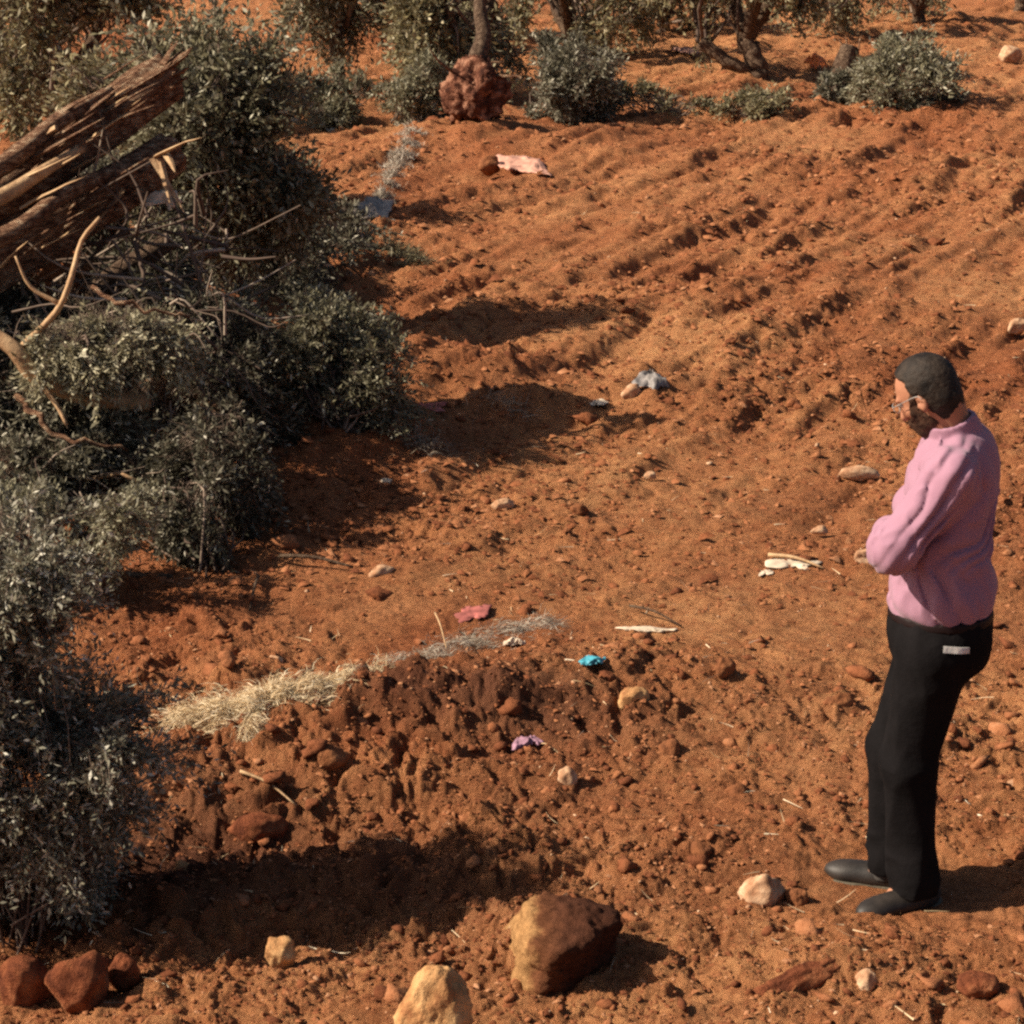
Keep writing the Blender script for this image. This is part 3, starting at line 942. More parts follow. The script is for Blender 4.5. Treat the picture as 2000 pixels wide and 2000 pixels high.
# lower torn trunk
Y2 = 10.9
root = heap_tree('uprooted_tree', Vector(pt(-60, 560, Y2)), 'second torn trunk on the heap, below the first, strips of bark hanging from its end')
limb('trunk', [pt(-240, 640, Y2 - .9), pt(-40, 530, Y2 - .6), pt(130, 425, Y2 - .2), pt(260, 345, Y2 + .1), pt(335, 298, Y2 + .3)], .155, .105, 'wood', root, 56, 70, .26, 41)
limb('limb', [pt(-200, 545, Y2 - 1), pt(20, 455, Y2 - .8), pt(140, 370, Y2 - .4), pt(255, 330, Y2 - .05)], .05, .03, 'wood', root, 12, 16, .4, 42)
ax = pt(335, 300, Y2) - pt(130, 430, Y2); ax /= np.linalg.norm(ax)
for k in range(18):
    t = g.random()
    p = pt(10 + 240 * t, 510 - 160 * t, Y2 - .65 + .75 * t) + np.array([g.normal() * .03, -.11, g.normal() * .07])
    splinter('splinter', p, ax + g.normal(size=3) * .09, .12 + .26 * g.random(), .009 + .014 * g.random(), ('wood', 'palewood', 'wood', 'wood')[k % 4], root, 400 + k)
for k, (a, b) in enumerate([((300, 310), (358, 410)), ((312, 312), (330, 395)), ((305, 305), (395, 262)), ((322, 300), (345, 330)), ((240, 370), (160, 470))]):
    p, q = pt(*a, Y2 - .12), pt(*b, Y2 - .3)
    o = splinter('bark_strip', p, q - p, float(np.linalg.norm(q - p)), .022, 'palewood', root, 430 + k)
    o['label'] = 'pale hanging strip of torn bark'

# pale curved bough
Y3 = 9.55
root = heap_tree('uprooted_tree', Vector(pt(20, 680, Y3)), 'uprooted tree with a pale bent bough sagging across the left of the heap')
limb('trunk', [pt(-40, 640, Y3), pt(25, 680, Y3 - .05), pt(70, 735, Y3 - .05), pt(140, 765, Y3 - .02), pt(200, 778, Y3), pt(290, 785, Y3 + .1)], .035, .045, 'palewood', root, 12, 20, .35, 51)
limb('limb', [pt(70, 735, Y3 - .1), pt(110, 790, Y3 - .15), pt(130, 830, Y3 - .2)], .016, .008, 'palewood', root, 8, 8, .2, 52)
limb('limb', [pt(30, 690, Y3), pt(110, 610, Y3), pt(140, 540, Y3), pt(160, 470, Y3 + .1), pt(195, 425, Y3 + .1)], .018, .009, 'palewood', root, 8, 14, .2, 53)
limb('limb', [pt(120, 595, Y3), pt(60, 560, Y3), pt(30, 500, Y3)], .012, .005, 'palewood', root, 6, 8, .2, 54)
lob = [(*pt(230, 640, Y3 + .2), .38, .3, .13), (*pt(150, 660, Y3 + .1), .25, .25, .10), (*pt(320, 660, Y3 + .2), .2, .25, .08)]
foliage_and_twigs(root, lob, [tuple(pt(180, 700, Y3))], 1300, 9, .12, .036, 'leaf_pale', 55, 24, .008, -.2, .3, -.1, 3, .5, floor=False, droop=.9)

mb = MB(); g = np.random.default_rng(58)
for k in range(170):
    px, py = -20 + 470 * g.random(), 570 + 520 * g.random()
    if px > 330 and py > 950:
        continue
    yy = 10.2 - .9 * (py - 570) / 500 - .25 * g.random()
    p = pt(px, py, yy)
    d = np.array([g.normal(), g.normal() * .4 - .2, g.normal() * .6 - .35]); d /= np.linalg.norm(d)
    L_ = .15 + .45 * g.random() ** 1.5
    q = spline([p, p + d * L_ * .35 + g.normal(size=3) * .035, p + d * L_ * .7 + g.normal(size=3) * .05 - np.array([0, 0, .05]), p + d * L_ - np.array([0, 0, .12 * g.random()])], 9)
    V, Fb = tube_arrays(q, np.linspace(.0075 * (.3 + g.random() ** 2), .0018, len(q)), 4, 0, 0, False)
    mb.add(V, Fb, float(g.random() ** 1.2))
o = link('branches', mb.mesh('branches', True, root.location), M['twig'], root); o['kind'] = 'stuff'
for k, (a_, b_, c_, r_) in enumerate([((30, 770), (120, 850), (250, 880), .016), ((250, 900), (300, 980), (310, 1080), .012), ((120, 960), (230, 930), (330, 960), .014), ((180, 560), (260, 600), (370, 620), .012), ((20, 880), (90, 960), (210, 1030), .010)]):
    limb('limb', [pt(*a_, 9.5), pt(*b_, 9.35), pt(*c_, 9.4)], r_, r_ * .45, ('wood', 'bark', 'palewood')[k % 3], root, 8, 12, .25, 590 + k, .012)

# arched dark trunk
Y4 = 10.2
root = heap_tree('uprooted_tree', Vector(pt(300, 860, Y4)), 'dark arched trunk bending down into the shadow in the middle of the heap')
limb('trunk', [pt(230, 800, Y4), pt(300, 765, Y4), pt(370, 780, Y4), pt(430, 830, Y4 - .05), pt(470, 920, Y4 - .1)], .07, .10, 'wood', root, 18, 20, .3, 61)
limb('limb', [pt(250, 800, Y4 - .1), pt(290, 760, Y4 - .15), pt(275, 830, Y4 - .2), pt(290, 960, Y4 - .2), pt(340, 1100, Y4 - .5)], .03, .012, 'bark', root, 8, 14, .2, 62)
limb('limb', [pt(430, 830, Y4), pt(360, 960, Y4 - .2), pt(300, 985, Y4 - .3)], .025, .012, 'bark', root, 8, 10, .2, 63)
foliage_and_twigs(root, [(*pt(200, 900, Y4 - .6), .42, .3, .34), (*pt(120, 830, Y4 - .5), .4, .3, .3)], [tuple(pt(250, 830, Y4))], 1200, 9, .12, .040, 'leaf_dark', 64, 40, .009, -.02, .25, 0, 2.6, .5, floor=False, droop=.7)

# bare grey brushwood under the trunks
root = heap_tree('uprooted_tree', Vector(pt(150, 760, 11.2)), 'bare grey brushwood tangled under the two torn trunks')
limb('trunk', [pt(-80, 830, 10.9), pt(80, 700, 10.9), pt(200, 560, 11.1), pt(330, 470, 11.2)], .09, .05, 'bark', root, 14, 16, .3, 71)
mb = MB(); g = np.random.default_rng(72)
for k in range(230):
    px, py = 20 + 430 * g.random(), 420 + 480 * g.random() ** 1.2
    p = pt(px, py, 10.3 + 1.2 * g.random())
    d = np.array([g.normal(), g.normal() * .5, g.normal() * .8 + .2]); d /= np.linalg.norm(d)
    L_ = .12 + .5 * g.random()
    q = spline([p, p + d * L_ * .5 + g.normal(size=3) * .05, p + d * L_ + g.normal(size=3) * .07], 7)
    V, Fb = tube_arrays(q, np.linspace(.011 * (.4 + g.random()), .003, len(q)), 4, 0, 0, False)
    mb.add(V, Fb, float(g.random() ** 1.5))
o = link('branches', mb.mesh('branches', True, root.location), M['twig'], root); o['kind'] = 'stuff'
foliage_and_twigs(root, [(*pt(80, 560, 11.4), .6, .35, .42), (*pt(310, 500, 11.6), .32, .35, .5), (*pt(220, 380, 11.7), .35, .25, .3), (*pt(330, 640, 11.2), .3, .4, .45), (*pt(60, 820, 10.4), .35, .4, .45)], [tuple(pt(180, 640, 11.4))], 3800, 9, .12, .042, 'leaf_dark', 73, 20, .009, -.05, .2, 0, 2.4, .3, floor=False, droop=.7)

# crowns lying about the heap
def crown(name, lob, base, label, mat, seed, **kw):
    root = empty(name, base)
    tag(root, label, kw.pop('cat', 'bush'), kw.pop('group', None))
    foliage_and_twigs(root, lob, kw.pop('bases', [tuple(base)]), kw.pop('n', 1000), kw.pop('K', 10), kw.pop('L', .13), kw.pop('leaf', .05), mat, seed, **kw)
    return root

b = at(655, 850)
c = over(650, 700, b.y + .35)
crown('leafy_bough', [(c.x, c.y, c.z - .03, .36, .36, .28), (c.x - .22, c.y, c.z - .02, .24, .3, .28), (c.x + .22, c.y, c.z - .08, .24, .3, .30), (c.x - .1, c.y, c.z + .14, .22, .3, .18), (c.x - .34, c.y + .1, c.z + .1, .2, .25, .22), (c.x + .1, c.y, c.z - .25, .34, .3, .22)], b,
      'rounded leafy olive crown lying on red soil in the middle distance, left of the bank', 'leaf', 81, n=4200, leaf=.034, droop=.15, n_branch=70, br=.008, tone_mu=.48, thr=-.2, shell=.3, cat='bough', ns=4)
b = at(480, 600)
b = Vector((b.x, 14.6, float(h_macro(b.x, 14.6))))
c = over(500, 500, 14.6)
crown('leafy_bough', [(c.x, c.y + .4, c.z, .42, .9, .40), (c.x + .12, c.y + .2, c.z - .2, .46, .8, .35), (c.x + .42, c.y + .3, c.z - .15, .28, .7, .30), (c.x - .4, c.y, c.z - .2, .4, .7, .40), (c.x + .4, c.y + 1.4, c.z - .1, .35, .7, .35)], b,
      'dark leafy mass lying behind the rounded crown, at the foot of the small brownish tree', 'leaf_dark', 82, n=5200, leaf=.05, L=.17, droop=.7, up=0, n_branch=60, br=.014, tone_mu=.32, thr=-.2, shell=.25, cat='bough')
b = at(150, 980)
c = over(110, 830, 10.45)
crown('leafy_bough', [(c.x, c.y, c.z, .60, .5, .40), (c.x - .5, c.y, c.z + .1, .6, .5, .5), (c.x + .30, c.y + .1, c.z + .1, .34, .4, .35), (c.x + .42, c.y, c.z - .30, .34, .4, .38), (c.x - .1, c.y - .2, c.z - .35, .6, .4, .35), (c.x + .2, c.y + .3, c.z + .30, .35, .35, .2)], b,
      'wide tangled leafy mass in deep shade below the pale bent bough', 'leaf_dark', 86, n=5200, K=9, leaf=.038, L=.13, droop=.6, up=0, n_branch=36, br=.006, bases=[(c.x, c.y, c.z - .2), (c.x - .4, c.y, c.z)], tone_mu=.30, thr=-.12, shell=.3, cat='bough', ns=3.5)  # leaf tone lowered so the mass looks shaded
b = at(390, 1120)
c = over(400, 990, b.y + .3)
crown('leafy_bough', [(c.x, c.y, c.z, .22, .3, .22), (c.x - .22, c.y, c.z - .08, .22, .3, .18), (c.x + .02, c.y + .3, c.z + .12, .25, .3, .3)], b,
      'dark low leafy tangle at the right foot of the heap, where its shadow begins', 'leaf_dark', 87, n=1500, leaf=.034, L=.12, n_branch=40, br=.006, droop=.8, up=0, tone_mu=.02, thr=-.1, shell=.25, cat='bough', ns=4)  # leaves coloured nearly black in place of shade from the heap
b = at(440, 880)
c = over(430, 740, b.y + .2)
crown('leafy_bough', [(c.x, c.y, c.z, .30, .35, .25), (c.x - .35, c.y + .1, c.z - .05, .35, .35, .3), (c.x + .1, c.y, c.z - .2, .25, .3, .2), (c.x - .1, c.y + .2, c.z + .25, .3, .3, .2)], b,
      'black shaded foliage hanging left of the rounded crown, below the arched trunk', 'leaf_dark', 88, n=2600, leaf=.036, L=.13, n_branch=30, br=.007, tone_mu=.1, thr=-.2, shell=.25, cat='bough', ns=4, droop=.7, up=0)  # low tone puts the heap's shade into the leaf colour
b = at(-120, 1000)
c = over(-20, 740, 9.9)
crown('leafy_bough', [(c.x, c.y, c.z, .32, .35, .30), (c.x - .4, c.y + .1, c.z + .1, .4, .4, .5), (c.x + .05, c.y, c.z - .35, .3, .3, .3), (*over(10, 930, 9.3), .28, .3, .22), (*over(100, 900, 9.5), .22, .3, .18)], b,
      'grey speckled foliage at the left edge under the pale bent bough', 'leaf_dark', 89, n=3400, leaf=.036, L=.12, n_branch=30, br=.006, tone_mu=.45, thr=-.15, shell=.25, cat='bough', ns=4, droop=.5, up=0, bases=[(c.x, c.y, c.z - .2)])
# near dark bush, lower left
b = at(40, 1850)
c = over(50, 1450, b.y + .15)
crown('thorny_bush', [(c.x - .12, c.y, c.z + .18, .34, .35, .40), (c.x + .02, c.y, c.z - .10, .36, .35, .42), (c.x + .20, c.y, c.z + .02, .22, .3, .26), (c.x - .25, c.y, c.z + .48, .28, .3, .25),
      (c.x + .16, c.y - .05, c.z - .28, .22, .25, .24), (c.x - .05, c.y + .05, c.z - .42, .28, .3, .22), (c.x - .45, c.y, c.z, .4, .35, .55), (c.x + .02, c.y, c.z + .46, .16, .2, .18), (*over(-10, 1120, b.y + .2), .25, .3, .2), (*over(110, 1230, b.y + .1), .15, .2, .14)], b,
      'large grey green dusty bush filling the lower left edge, nearest to the viewer', 'leaf_near', 83, n=11500, K=7, leaf=.025, L=.09, n_branch=60, br=.004, tone_mu=.62, thr=-.2, shell=.3, ns=6, twig_shade=.5, narrow=.17)
b = at(180, 1180)
c = over(120, 1060, b.y + .2)
crown('leafy_bough', [(c.x, c.y, c.z, .26, .3, .20), (c.x - .3, c.y, c.z, .35, .3, .26), (c.x + .2, c.y, c.z + .12, .16, .25, .14)], b,
      'sparse grey leafy crown between the heap and the large near bush', 'leaf', 84, n=2400, leaf=.030, L=.11, n_branch=60, br=.007, tone_mu=.65, thr=-.02, shell=.3, cat='bough', ns=5)
root = empty('fallen_log', at(170, 1150))
tag(root, 'dark log lying in the deep shade between the heap and the near bush', 'log')
lp = [over(150, 1118, 8.75), over(240, 1128, 8.7), over(335, 1132, 8.65)]
limb('trunk', lp, .028, .022, 'bark', root, 10, 10, .2, 95)
# pale broken boughs showing inside the near bush
bb = over(60, 1400, 6.0)
root = empty('broken_branch', bb)
tag(root, 'pale split branch sticking out of the large near bush', 'branch')
limb('branch', [over(30, 1330, 5.98), over(45, 1420, 5.93), over(55, 1500, 5.95)], .012, .016, 'twig', root, 8, 8, .3, 91)
limb('branch', [over(40, 1350, 5.98), over(80, 1440, 5.93), over(98, 1490, 5.95)], .006, .012, 'twig', root, 8, 8, .3, 92)

# ------------------------------------------------------------------ dry grass and straw
def drygrass(name, cl, label, mat, n, Lr, seed, cat='dry grass', wr=(.0010, .0022), lift=.05, tone=(0, 1), droop=.35):
    """cl: list of (px, py, dx, dy, spread_m, count share)"""
    g = np.random.default_rng(seed)
    Ps, Ds = [], []
    for (px, py, dx, dy, sp, share) in cl:
        b = at(px, py)
        k = int(n * share)
        P = np.array(b) + g.normal(size=(k, 3)) * np.array([sp, sp * .6, 0]); 
        P[:, 2] = h_macro(P[:, 0], P[:, 1]) + .01 + lift * np.abs(g.normal(size=k)) * np.exp(-((P[:, 0] - b.x) / sp) ** 2)
        D = np.stack([dx + g.normal(size=k) * .45, dy + g.normal(size=k) * .45, .35 + .35 * g.normal(size=k)], -1)
        Ps.append(P); Ds.append(D)
    o = strands(name, np.concatenate(Ps), np.concatenate(Ds), Lr, wr, mat, seed, tone, 3, droop, curl=.4)
    tag(o, label, cat, kind='stuff')
    return o
drygrass('dry_grass', [(540, 1375, .4, .5, .06, .26), (500, 1395, -.8, 0, .06, .18), (430, 1405, -1, -.1, .07, .12), (370, 1415, -1, -.1, .06, .06), (600, 1365, .8, .4, .07, .16), (680, 1345, .9, .6, .07, .12), (490, 1440, 0, -.6, .04, .06), (740, 1330, .7, .7, .05, .04)],
         'pale straw coloured dry grass heaped on the berm beside the large near bush', 'straw', 14000, (.03, .10), 301, lift=.035, wr=(.0010, .0020), droop=.6)
drygrass('dry_grass', [(780, 1305, .6, .3, .06, .2), (840, 1290, .6, .3, .06, .2), (910, 1265, .8, .3, .07, .25), (990, 1240, .8, .3, .07, .2), (1060, 1225, .8, .2, .06, .15)],
         'thin grey dry stalks along the top of the berm, right of the straw', 'greystraw', 2200, (.03, .11), 302, lift=.02, wr=(.0007, .0014), droop=.7)
drygrass('dry_grass', [(735 + 9.5 * k, 410 - 20.5 * k, .1, .3,   .045 + .004 * k, .1) for k in range(10)],
         'upright pale band of dry weeds crossing the far field', 'greystraw', 5000, (.03, .10), 303, lift=.04, wr=(.002, .004), droop=.25, tone=(.2, 1))
drygrass('dry_grass', [(770, 500, .1, .3, .10, .5), (810, 520, .1, .3, .08, .5)], 'olive green weeds at the rim of the heap shadow', 'leaf_warm', 700, (.06, .16), 304, lift=.05, wr=(.002, .004))
drygrass('dry_grass', [(760, 850, .2, .3, .1, .4), (830, 880, .2, .3, .1, .3), (980, 800, .2, .3, .09, .3)], 'brown dry weeds in the hollow below the red bank', 'greystraw', 500, (.05, .14), 305, lift=.04, tone=(0, .5))

# ------------------------------------------------------------------ rocks, one by one
def boulder_block():
    D, F = ICO[5]
    pl = [((-1, -.15, .22), .60), ((-.75, .5, .5), .75), ((-.10, -.16, 1), .52), ((.25, .45, .9), .62), ((.80, -.58, -.10), .46), ((.35, -.95, -.22), .52), ((1, .2, -.15), .60),
          ((.2, 1, .1), .62), ((-.55, -.85, -.05), .66), ((0, 0, -1), .62), ((.5, -.3, .85), .60), ((-.6, -.35, .75), .66)]
    Nn = np.array([np.array(a) / np.linalg.norm(a) for a, _ in pl]); d = np.array([b for _, b in pl])
    dots = D @ Nn.T
    rr = np.where(dots > .04, d[None] / np.maximum(dots, .04), 9)
    r = -np.log(np.exp(-rr * 22).sum(1)) / 22
    r = r * (1 + .10 * vnoise3(D * 2.3 + 3, 7) + .06 * vnoise3(D * 6 + 3, 8) + 0.045 * vnoise3(D * 14, 9) + .03 * vnoise3(D * 28, 10))
    return D * r[:, None], F
V, F = boulder_block()
b = at(1108, 1925)
V = V * np.array([.235, .27, .205])
m, t_, N_, L_, bs = nt('boulder_stone_shaded')
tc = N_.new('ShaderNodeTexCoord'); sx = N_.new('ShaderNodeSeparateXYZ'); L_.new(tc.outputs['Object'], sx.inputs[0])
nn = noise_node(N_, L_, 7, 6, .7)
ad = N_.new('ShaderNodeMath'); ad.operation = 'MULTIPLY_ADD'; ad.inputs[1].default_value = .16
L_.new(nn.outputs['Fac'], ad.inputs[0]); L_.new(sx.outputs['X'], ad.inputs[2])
rp = ramp(N_, [(0, (.44, .24, .10)), (.012, (.32, .155, .065)), (.03, (.17, .066, .030)), (.09, (.10, .038, .020)), (.3, (.07, .026, .015))])  # tan at left; darkened rightwards, painting that side's shade into the stone
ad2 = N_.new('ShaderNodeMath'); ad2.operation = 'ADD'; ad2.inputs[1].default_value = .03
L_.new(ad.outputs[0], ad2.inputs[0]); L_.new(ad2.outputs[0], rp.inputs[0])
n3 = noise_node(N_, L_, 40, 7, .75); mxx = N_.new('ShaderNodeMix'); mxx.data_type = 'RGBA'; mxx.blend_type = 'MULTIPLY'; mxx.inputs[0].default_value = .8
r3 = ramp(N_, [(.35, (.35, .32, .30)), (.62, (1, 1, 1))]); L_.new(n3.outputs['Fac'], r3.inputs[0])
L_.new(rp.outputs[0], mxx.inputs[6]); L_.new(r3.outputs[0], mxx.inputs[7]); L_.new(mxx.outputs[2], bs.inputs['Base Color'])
bs.inputs['Roughness'].default_value = .95; bs.inputs['Specular IOR Level'].default_value = .1
bpn = N_.new('ShaderNodeBump'); bpn.inputs['Strength'].default_value = .9; bpn.inputs['Distance'].default_value = .015
L_.new(n3.outputs['Fac'], bpn.inputs['Height']); L_.new(bpn.outputs[0], bs.inputs['Normal'])
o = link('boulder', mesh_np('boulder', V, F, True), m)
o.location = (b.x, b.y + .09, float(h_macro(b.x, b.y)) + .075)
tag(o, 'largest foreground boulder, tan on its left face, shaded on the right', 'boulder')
rock('boulder', 850, 2075, 150, 180, 'tanrock', 502, 'large tan boulder cut by the bottom edge of the picture', 'boulder', sink=.2, rot=35, depth=.8, sub=5, fine=.05)
rock('stone', 1490, 1772, 92, 60, 'palerock', 505, "pale angular stone to the left of the man's shoes", 'stone', sink=.2, rot=25, depth=.7, tilt=10, ang=1.0)
rock('stone', 1555, 1770, 44, 36, 'brownrock', 506, 'small dark stone touching the pale angular stone near the shoes', 'stone', sink=.3, rot=65)
rock('slab', 1560, 1935, 170, 46, 'redrock', 507, 'crusted slab of soil slanting up right below the shoes', 'soil slab', sink=.3, rot=28, depth=.35, tilt=-8, noise=.25)
rock('stone', 1690, 1940, 40, 50, 'palerock', 508, 'pale elongated stone right of the crusted soil slab', 'stone', sink=.3, rot=-30, tilt=20)
rock('stone', 1910, 1950, 80, 44, 'redrock', 510, 'flat reddish stone in the lower right corner', 'stone', sink=.3, rot=10)
rock('stone', 45, 1975, 100, 120, 'redrock', 511, 'red orange rock in the lower left corner', 'stone', sink=.2, rot=10, tilt=-15, ang=1.0)
rock('stone', 150, 1985, 120, 115, 'redrock', 512, 'red rock second from the lower left corner', 'stone', sink=.2, rot=40, ang=1.0)
rock('stone', 242, 1930, 58, 66, 'redrock', 513, 'small red stone right of the two red corner rocks', 'stone', sink=.2, rot=70)
rock('stone', 200, 1900, 40, 34, 'redrock', 514, 'smallest red stone perched above the red corner rocks', 'stone', sink=.2, rot=70)
rock('stone', 545, 1895, 60, 66, 'tanrock', 515, 'brownish square stone at the edge of the bush shade', 'stone', sink=.2, rot=20, ang=1.0)
rock('stone', 1108, 1540, 40, 42, 'palerock', 519, 'rounded pale stone alone below the berm', 'stone', sink=.2, rot=60, ang=.3)
rock('stone', 358, 1725, 40, 44, 'tanrock', 520, 'small yellow stone in the shade of the large near bush', 'stone', sink=.2, rot=60)
rock('stone', 505, 1640, 110, 50, 'redrock', 521, 'flat reddish stone at the sunlit edge of the bush shade', 'stone', sink=.4, rot=20, depth=.6)
rock('stone', 535, 1310, 34, 28, 'palerock', 522, 'pale stone just above the heaped straw', 'stone', sink=.2, rot=60)
rock('stone', 745, 1128, 60, 22, 'palerock', 523, 'flat tan stone beyond the stick shadow on the left of the field', 'stone', sink=.3, rot=30, depth=.5)
rock('stone', 1680, 938, 76, 26, 'palerock', 524, "flat cream stone left of the man's chest, level with his shoulder", 'stone', sink=.2, rot=5, depth=.5)
rock('stone', 1692, 1100, 44, 30, 'palerock', 525, "whitish block just left of the man's folded elbow", 'stone', sink=.2, rot=15, depth=.7, ang=1.0)
rock('stone', 1602, 1044, 36, 16, 'palerock', 526, 'small thin pale stone between the flat cream stone and the white scrap', 'stone', sink=.2, rot=15, depth=.6)
rock('stone', 982, 998, 42, 26, 'palerock', 527, 'pale pink stone on the open soil right of the bush shadows', 'stone', sink=.2, rot=15, depth=.6)
rock('stone', 1235, 783, 44, 34, 'palerock', 528, 'pale stone beside the grey bag in the middle distance', 'stone', sink=.2, rot=35, depth=.7)
rock('stone', 1270, 935, 24, 14, 'palerock', 529, 'tiny pale stone in the middle of the bare field', 'stone', sink=.2, rot=35, sub=3)
rock('stone', 1640, 1395, 60, 44, 'brownrock', 530, "dark brown stone touching the outline of the man's knee", 'stone', sink=.3, rot=35, depth=.7)
rock('stone', 1415, 1320, 46, 40, 'brownrock', 531, 'dark purple clod right of the blue scrap', 'stone', sink=.3, rot=35, depth=.7)
rock('stone', 1240, 1380, 64, 40, 'tanrock', 532, 'tan stone under the blue scrap', 'stone', sink=.4, rot=35, depth=.7)
rock('stone', 955, 335, 50, 34, 'brownrock', 533, 'dark clod beside the dusty pink cloth on the far field', 'stone', sink=.3, rot=35, depth=.7)
rock('stone', 1975, 125, 50, 36, 'palerock', 534, 'white rock at the right edge near the top', 'stone', sink=.2, rot=35, depth=.7)
rock('stone', 1990, 650, 46, 30, 'palerock', 535, 'greyish white stone at the right edge above the head', 'stone', sink=.2, rot=35, depth=.7)
rock('stone', 1700, 130, 30, 24, 'palerock', 536, 'grey stone in front of the dark stump', 'stone', sink=.2, rot=35, sub=3)
rock('stone', 1985, 1545, 50, 26, 'palerock', 537, "pale stone at the right edge, level with the man's shins", 'stone', sink=.3, rot=15, sub=3, depth=.6)
rock('stone', 640, 1500, 70, 50, 'brownrock', 538, 'dark clod of earth at the lower end of the straw heap', 'stone', sink=.4, rot=15)
for k, (px, py, w, lab) in enumerate([(1500, 300, 26, 'small brown clod high on the far field, below the low green shrub'), (1790, 380, 34, 'dark clod on the far field above the head'), (1310, 1480, 44, 'brown clod right of the pink crumpled scrap'),
        (1440, 1560, 40, 'brown clod in front of the knees, on the open soil'), (1370, 1680, 48, 'rough clod halfway between the boulder and the shoes'), (930, 1620, 50, 'rough clod below the berm at the rim of the bush shade'), (1130, 1010, 40, 'dark clod on the soil below the long shadow')]):
    rock('clod', px, py, w, w * .7, 'brownrock', 560 + k, lab, 'clod', sink=.3, rot=37 * k, sub=3, noise=.25)

# ------------------------------------------------------------------ litter
def crumple(name, px, py, wpx, dpx, mat, seed, label, cat, amp=.35, lift=.3, rot=0, n=18):
    b = at(px, py)
    s = ppm(b)
    w, d = wpx * .9 / s, dpx * .8 / s
    u = np.linspace(-.5, .5, n)
    X, Y = np.meshgrid(u, u)
    g = np.random.default_rng(seed)
    q = np.stack([X * 3.2, Y * 3.2, 0 * X + seed * 3.7], -1)
    rid = 1 - 2 * np.abs(vnoise3(q, seed)); rid2 = 1 - 2 * np.abs(vnoise3(q * 2.3 + 5, seed + 1))
    edge = 1 + .55 * vnoise3(np.stack([np.arctan2(Y, X) * .9, 0 * X, 0 * X + seed], -1), seed + 3)
    lift = lift * .45; wpx *= .85
    Z = (rid * .6 + rid2 * .4 + .8) * amp * w * (1 - .9 * np.clip(2 * np.maximum(np.abs(X), np.abs(Y)), 0, 1) ** 3 * .6)
    V = np.stack([X * w * edge + .1 * w * vnoise3(q * 1.5, seed + 4), Y * d * (edge + .5 * vnoise3(q * 2.2 + 9, seed + 6)), Z * lift + .004], -1).reshape(-1, 3)
    th = .0015 + w * .01
    idx = np.arange(n * n).reshape(n, n)
    F = np.stack([idx[:-1, :-1], idx[:-1, 1:], idx[1:, 1:], idx[1:, :-1]], -1).reshape(-1, 4)
    V2 = V - np.array([0, 0, th])
    rim = np.concatenate([idx[0, :], idx[1:, -1], idx[-1, -2::-1], idx[-2:0:-1, 0]])
    R2 = np.roll(rim, -1)
    N_ = n * n
    Fr = np.stack([rim, rim + N_, R2 + N_, R2], -1)
    me = mesh_np(name, np.concatenate([V, V2]), np.concatenate([F, F[:, ::-1] + N_, Fr]), False)
    o = link(name, me, mat)
    o.location = (b.x, b.y, b.z)
    o.rotation_euler = (0, 0, R(rot))
    tag(o, label, cat)
    return o
m_blue = plain('blue_plastic', (.07, .33, .42), .4)
m_pink = plain('pink_cloth', (.33, .10, .085), .9, var=.5)
m_pinkpale = plain('dusty_pink_cloth', (.50, .26, .19), .95, var=.4)
m_white = plain('dusty_white_scrap', (.58, .47, .35), .8, var=.35)
m_grey = plain('grey_bag', (.20, .18, .17), .45, var=.6, scale=30)
m_bluegrey = plain('blue_grey_bag', (.30, .24, .19), .45, var=.4)
m_orange = plain('orange_plastic', (.75, .20, .05), .5)
m_purple = plain('purple_scrap', (.33, .18, .24), .7, var=.5)
crumple('plastic_scrap', 1158, 1300, 50, 50, m_blue, 601, 'turquoise blue plastic scrap lying on the berm', 'scrap', .8, .6)
bpy.data.objects['plastic_scrap'].location.z += .03
crumple('cloth_scrap', 925, 1200, 60, 90, m_pink, 602, 'faded pink cloth scrap half buried above the berm', 'cloth', .5)
crumple('cloth_heap', 1022, 335, 80, 200, m_pinkpale, 603, 'dusty pale pink cloth heap on the far field', 'cloth', .6, .6)
crumple('white_scrap', 1552, 1105, 90, 60, m_white, 604, "torn white scrap on bare soil left of the man's elbow", 'scrap', .4, rot=-20)
crumple('white_scrap', 1495, 1120, 34, 40, m_white, 605, 'small white scrap left of the larger torn white scrap', 'scrap', .6)
crumple('white_scrap', 1165, 785, 60, 70, m_white, 606, 'pale torn paper left of the grey bag', 'scrap', .4)
crumple('plastic_bag', 1272, 765, 62, 90, m_grey, 607, 'dark grey crumpled bag in the middle distance', 'bag', .9, .9)
crumple('plastic_bag', 718, 425, 70, 200, m_bluegrey, 608, 'blue grey bag at the edge of the heap shadow, foot of the weed band', 'bag', .8, .9)
crumple('plastic_scrap', 1032, 1455, 52, 60, m_purple, 609, 'crumpled pale purple wrapper on the slope below the berm', 'scrap', .8, .8)
crumple('white_scrap', 1270, 1240, 110, 34, m_white, 610, 'long whitish rag at the right end of the berm', 'scrap', .3, rot=-12)
crumple('white_scrap', 755, 952, 26, 30, m_white, 611, 'tiny white scrap at the edge of the long dark shadow', 'scrap', .8, .8)
crumple('plastic_scrap', 1588, 140, 34, 90, m_orange, 612, 'orange plastic scrap beside the dark stump', 'scrap', 1.2, 1.2)
crumple('white_scrap', 1005, 1265, 46, 30, m_white, 613, 'grey white scrap among the stalks on the berm', 'scrap', .8, .8)
crumple('cloth_scrap', 845, 805, 50, 60, m_pink, 614, 'red cloth scrap at the foot of the red bank', 'cloth', .5)
crumple('white_scrap', 1345, 105, 50, 120, m_pinkpale, 615, 'pinkish sack on the ground left of the leaning olive', 'sack', .8)
crumple('plastic_bag', 325, 430, 80, 60, m_white, 616, 'torn white bag caught on the heap below the hanging bark', 'bag', .8, .8)
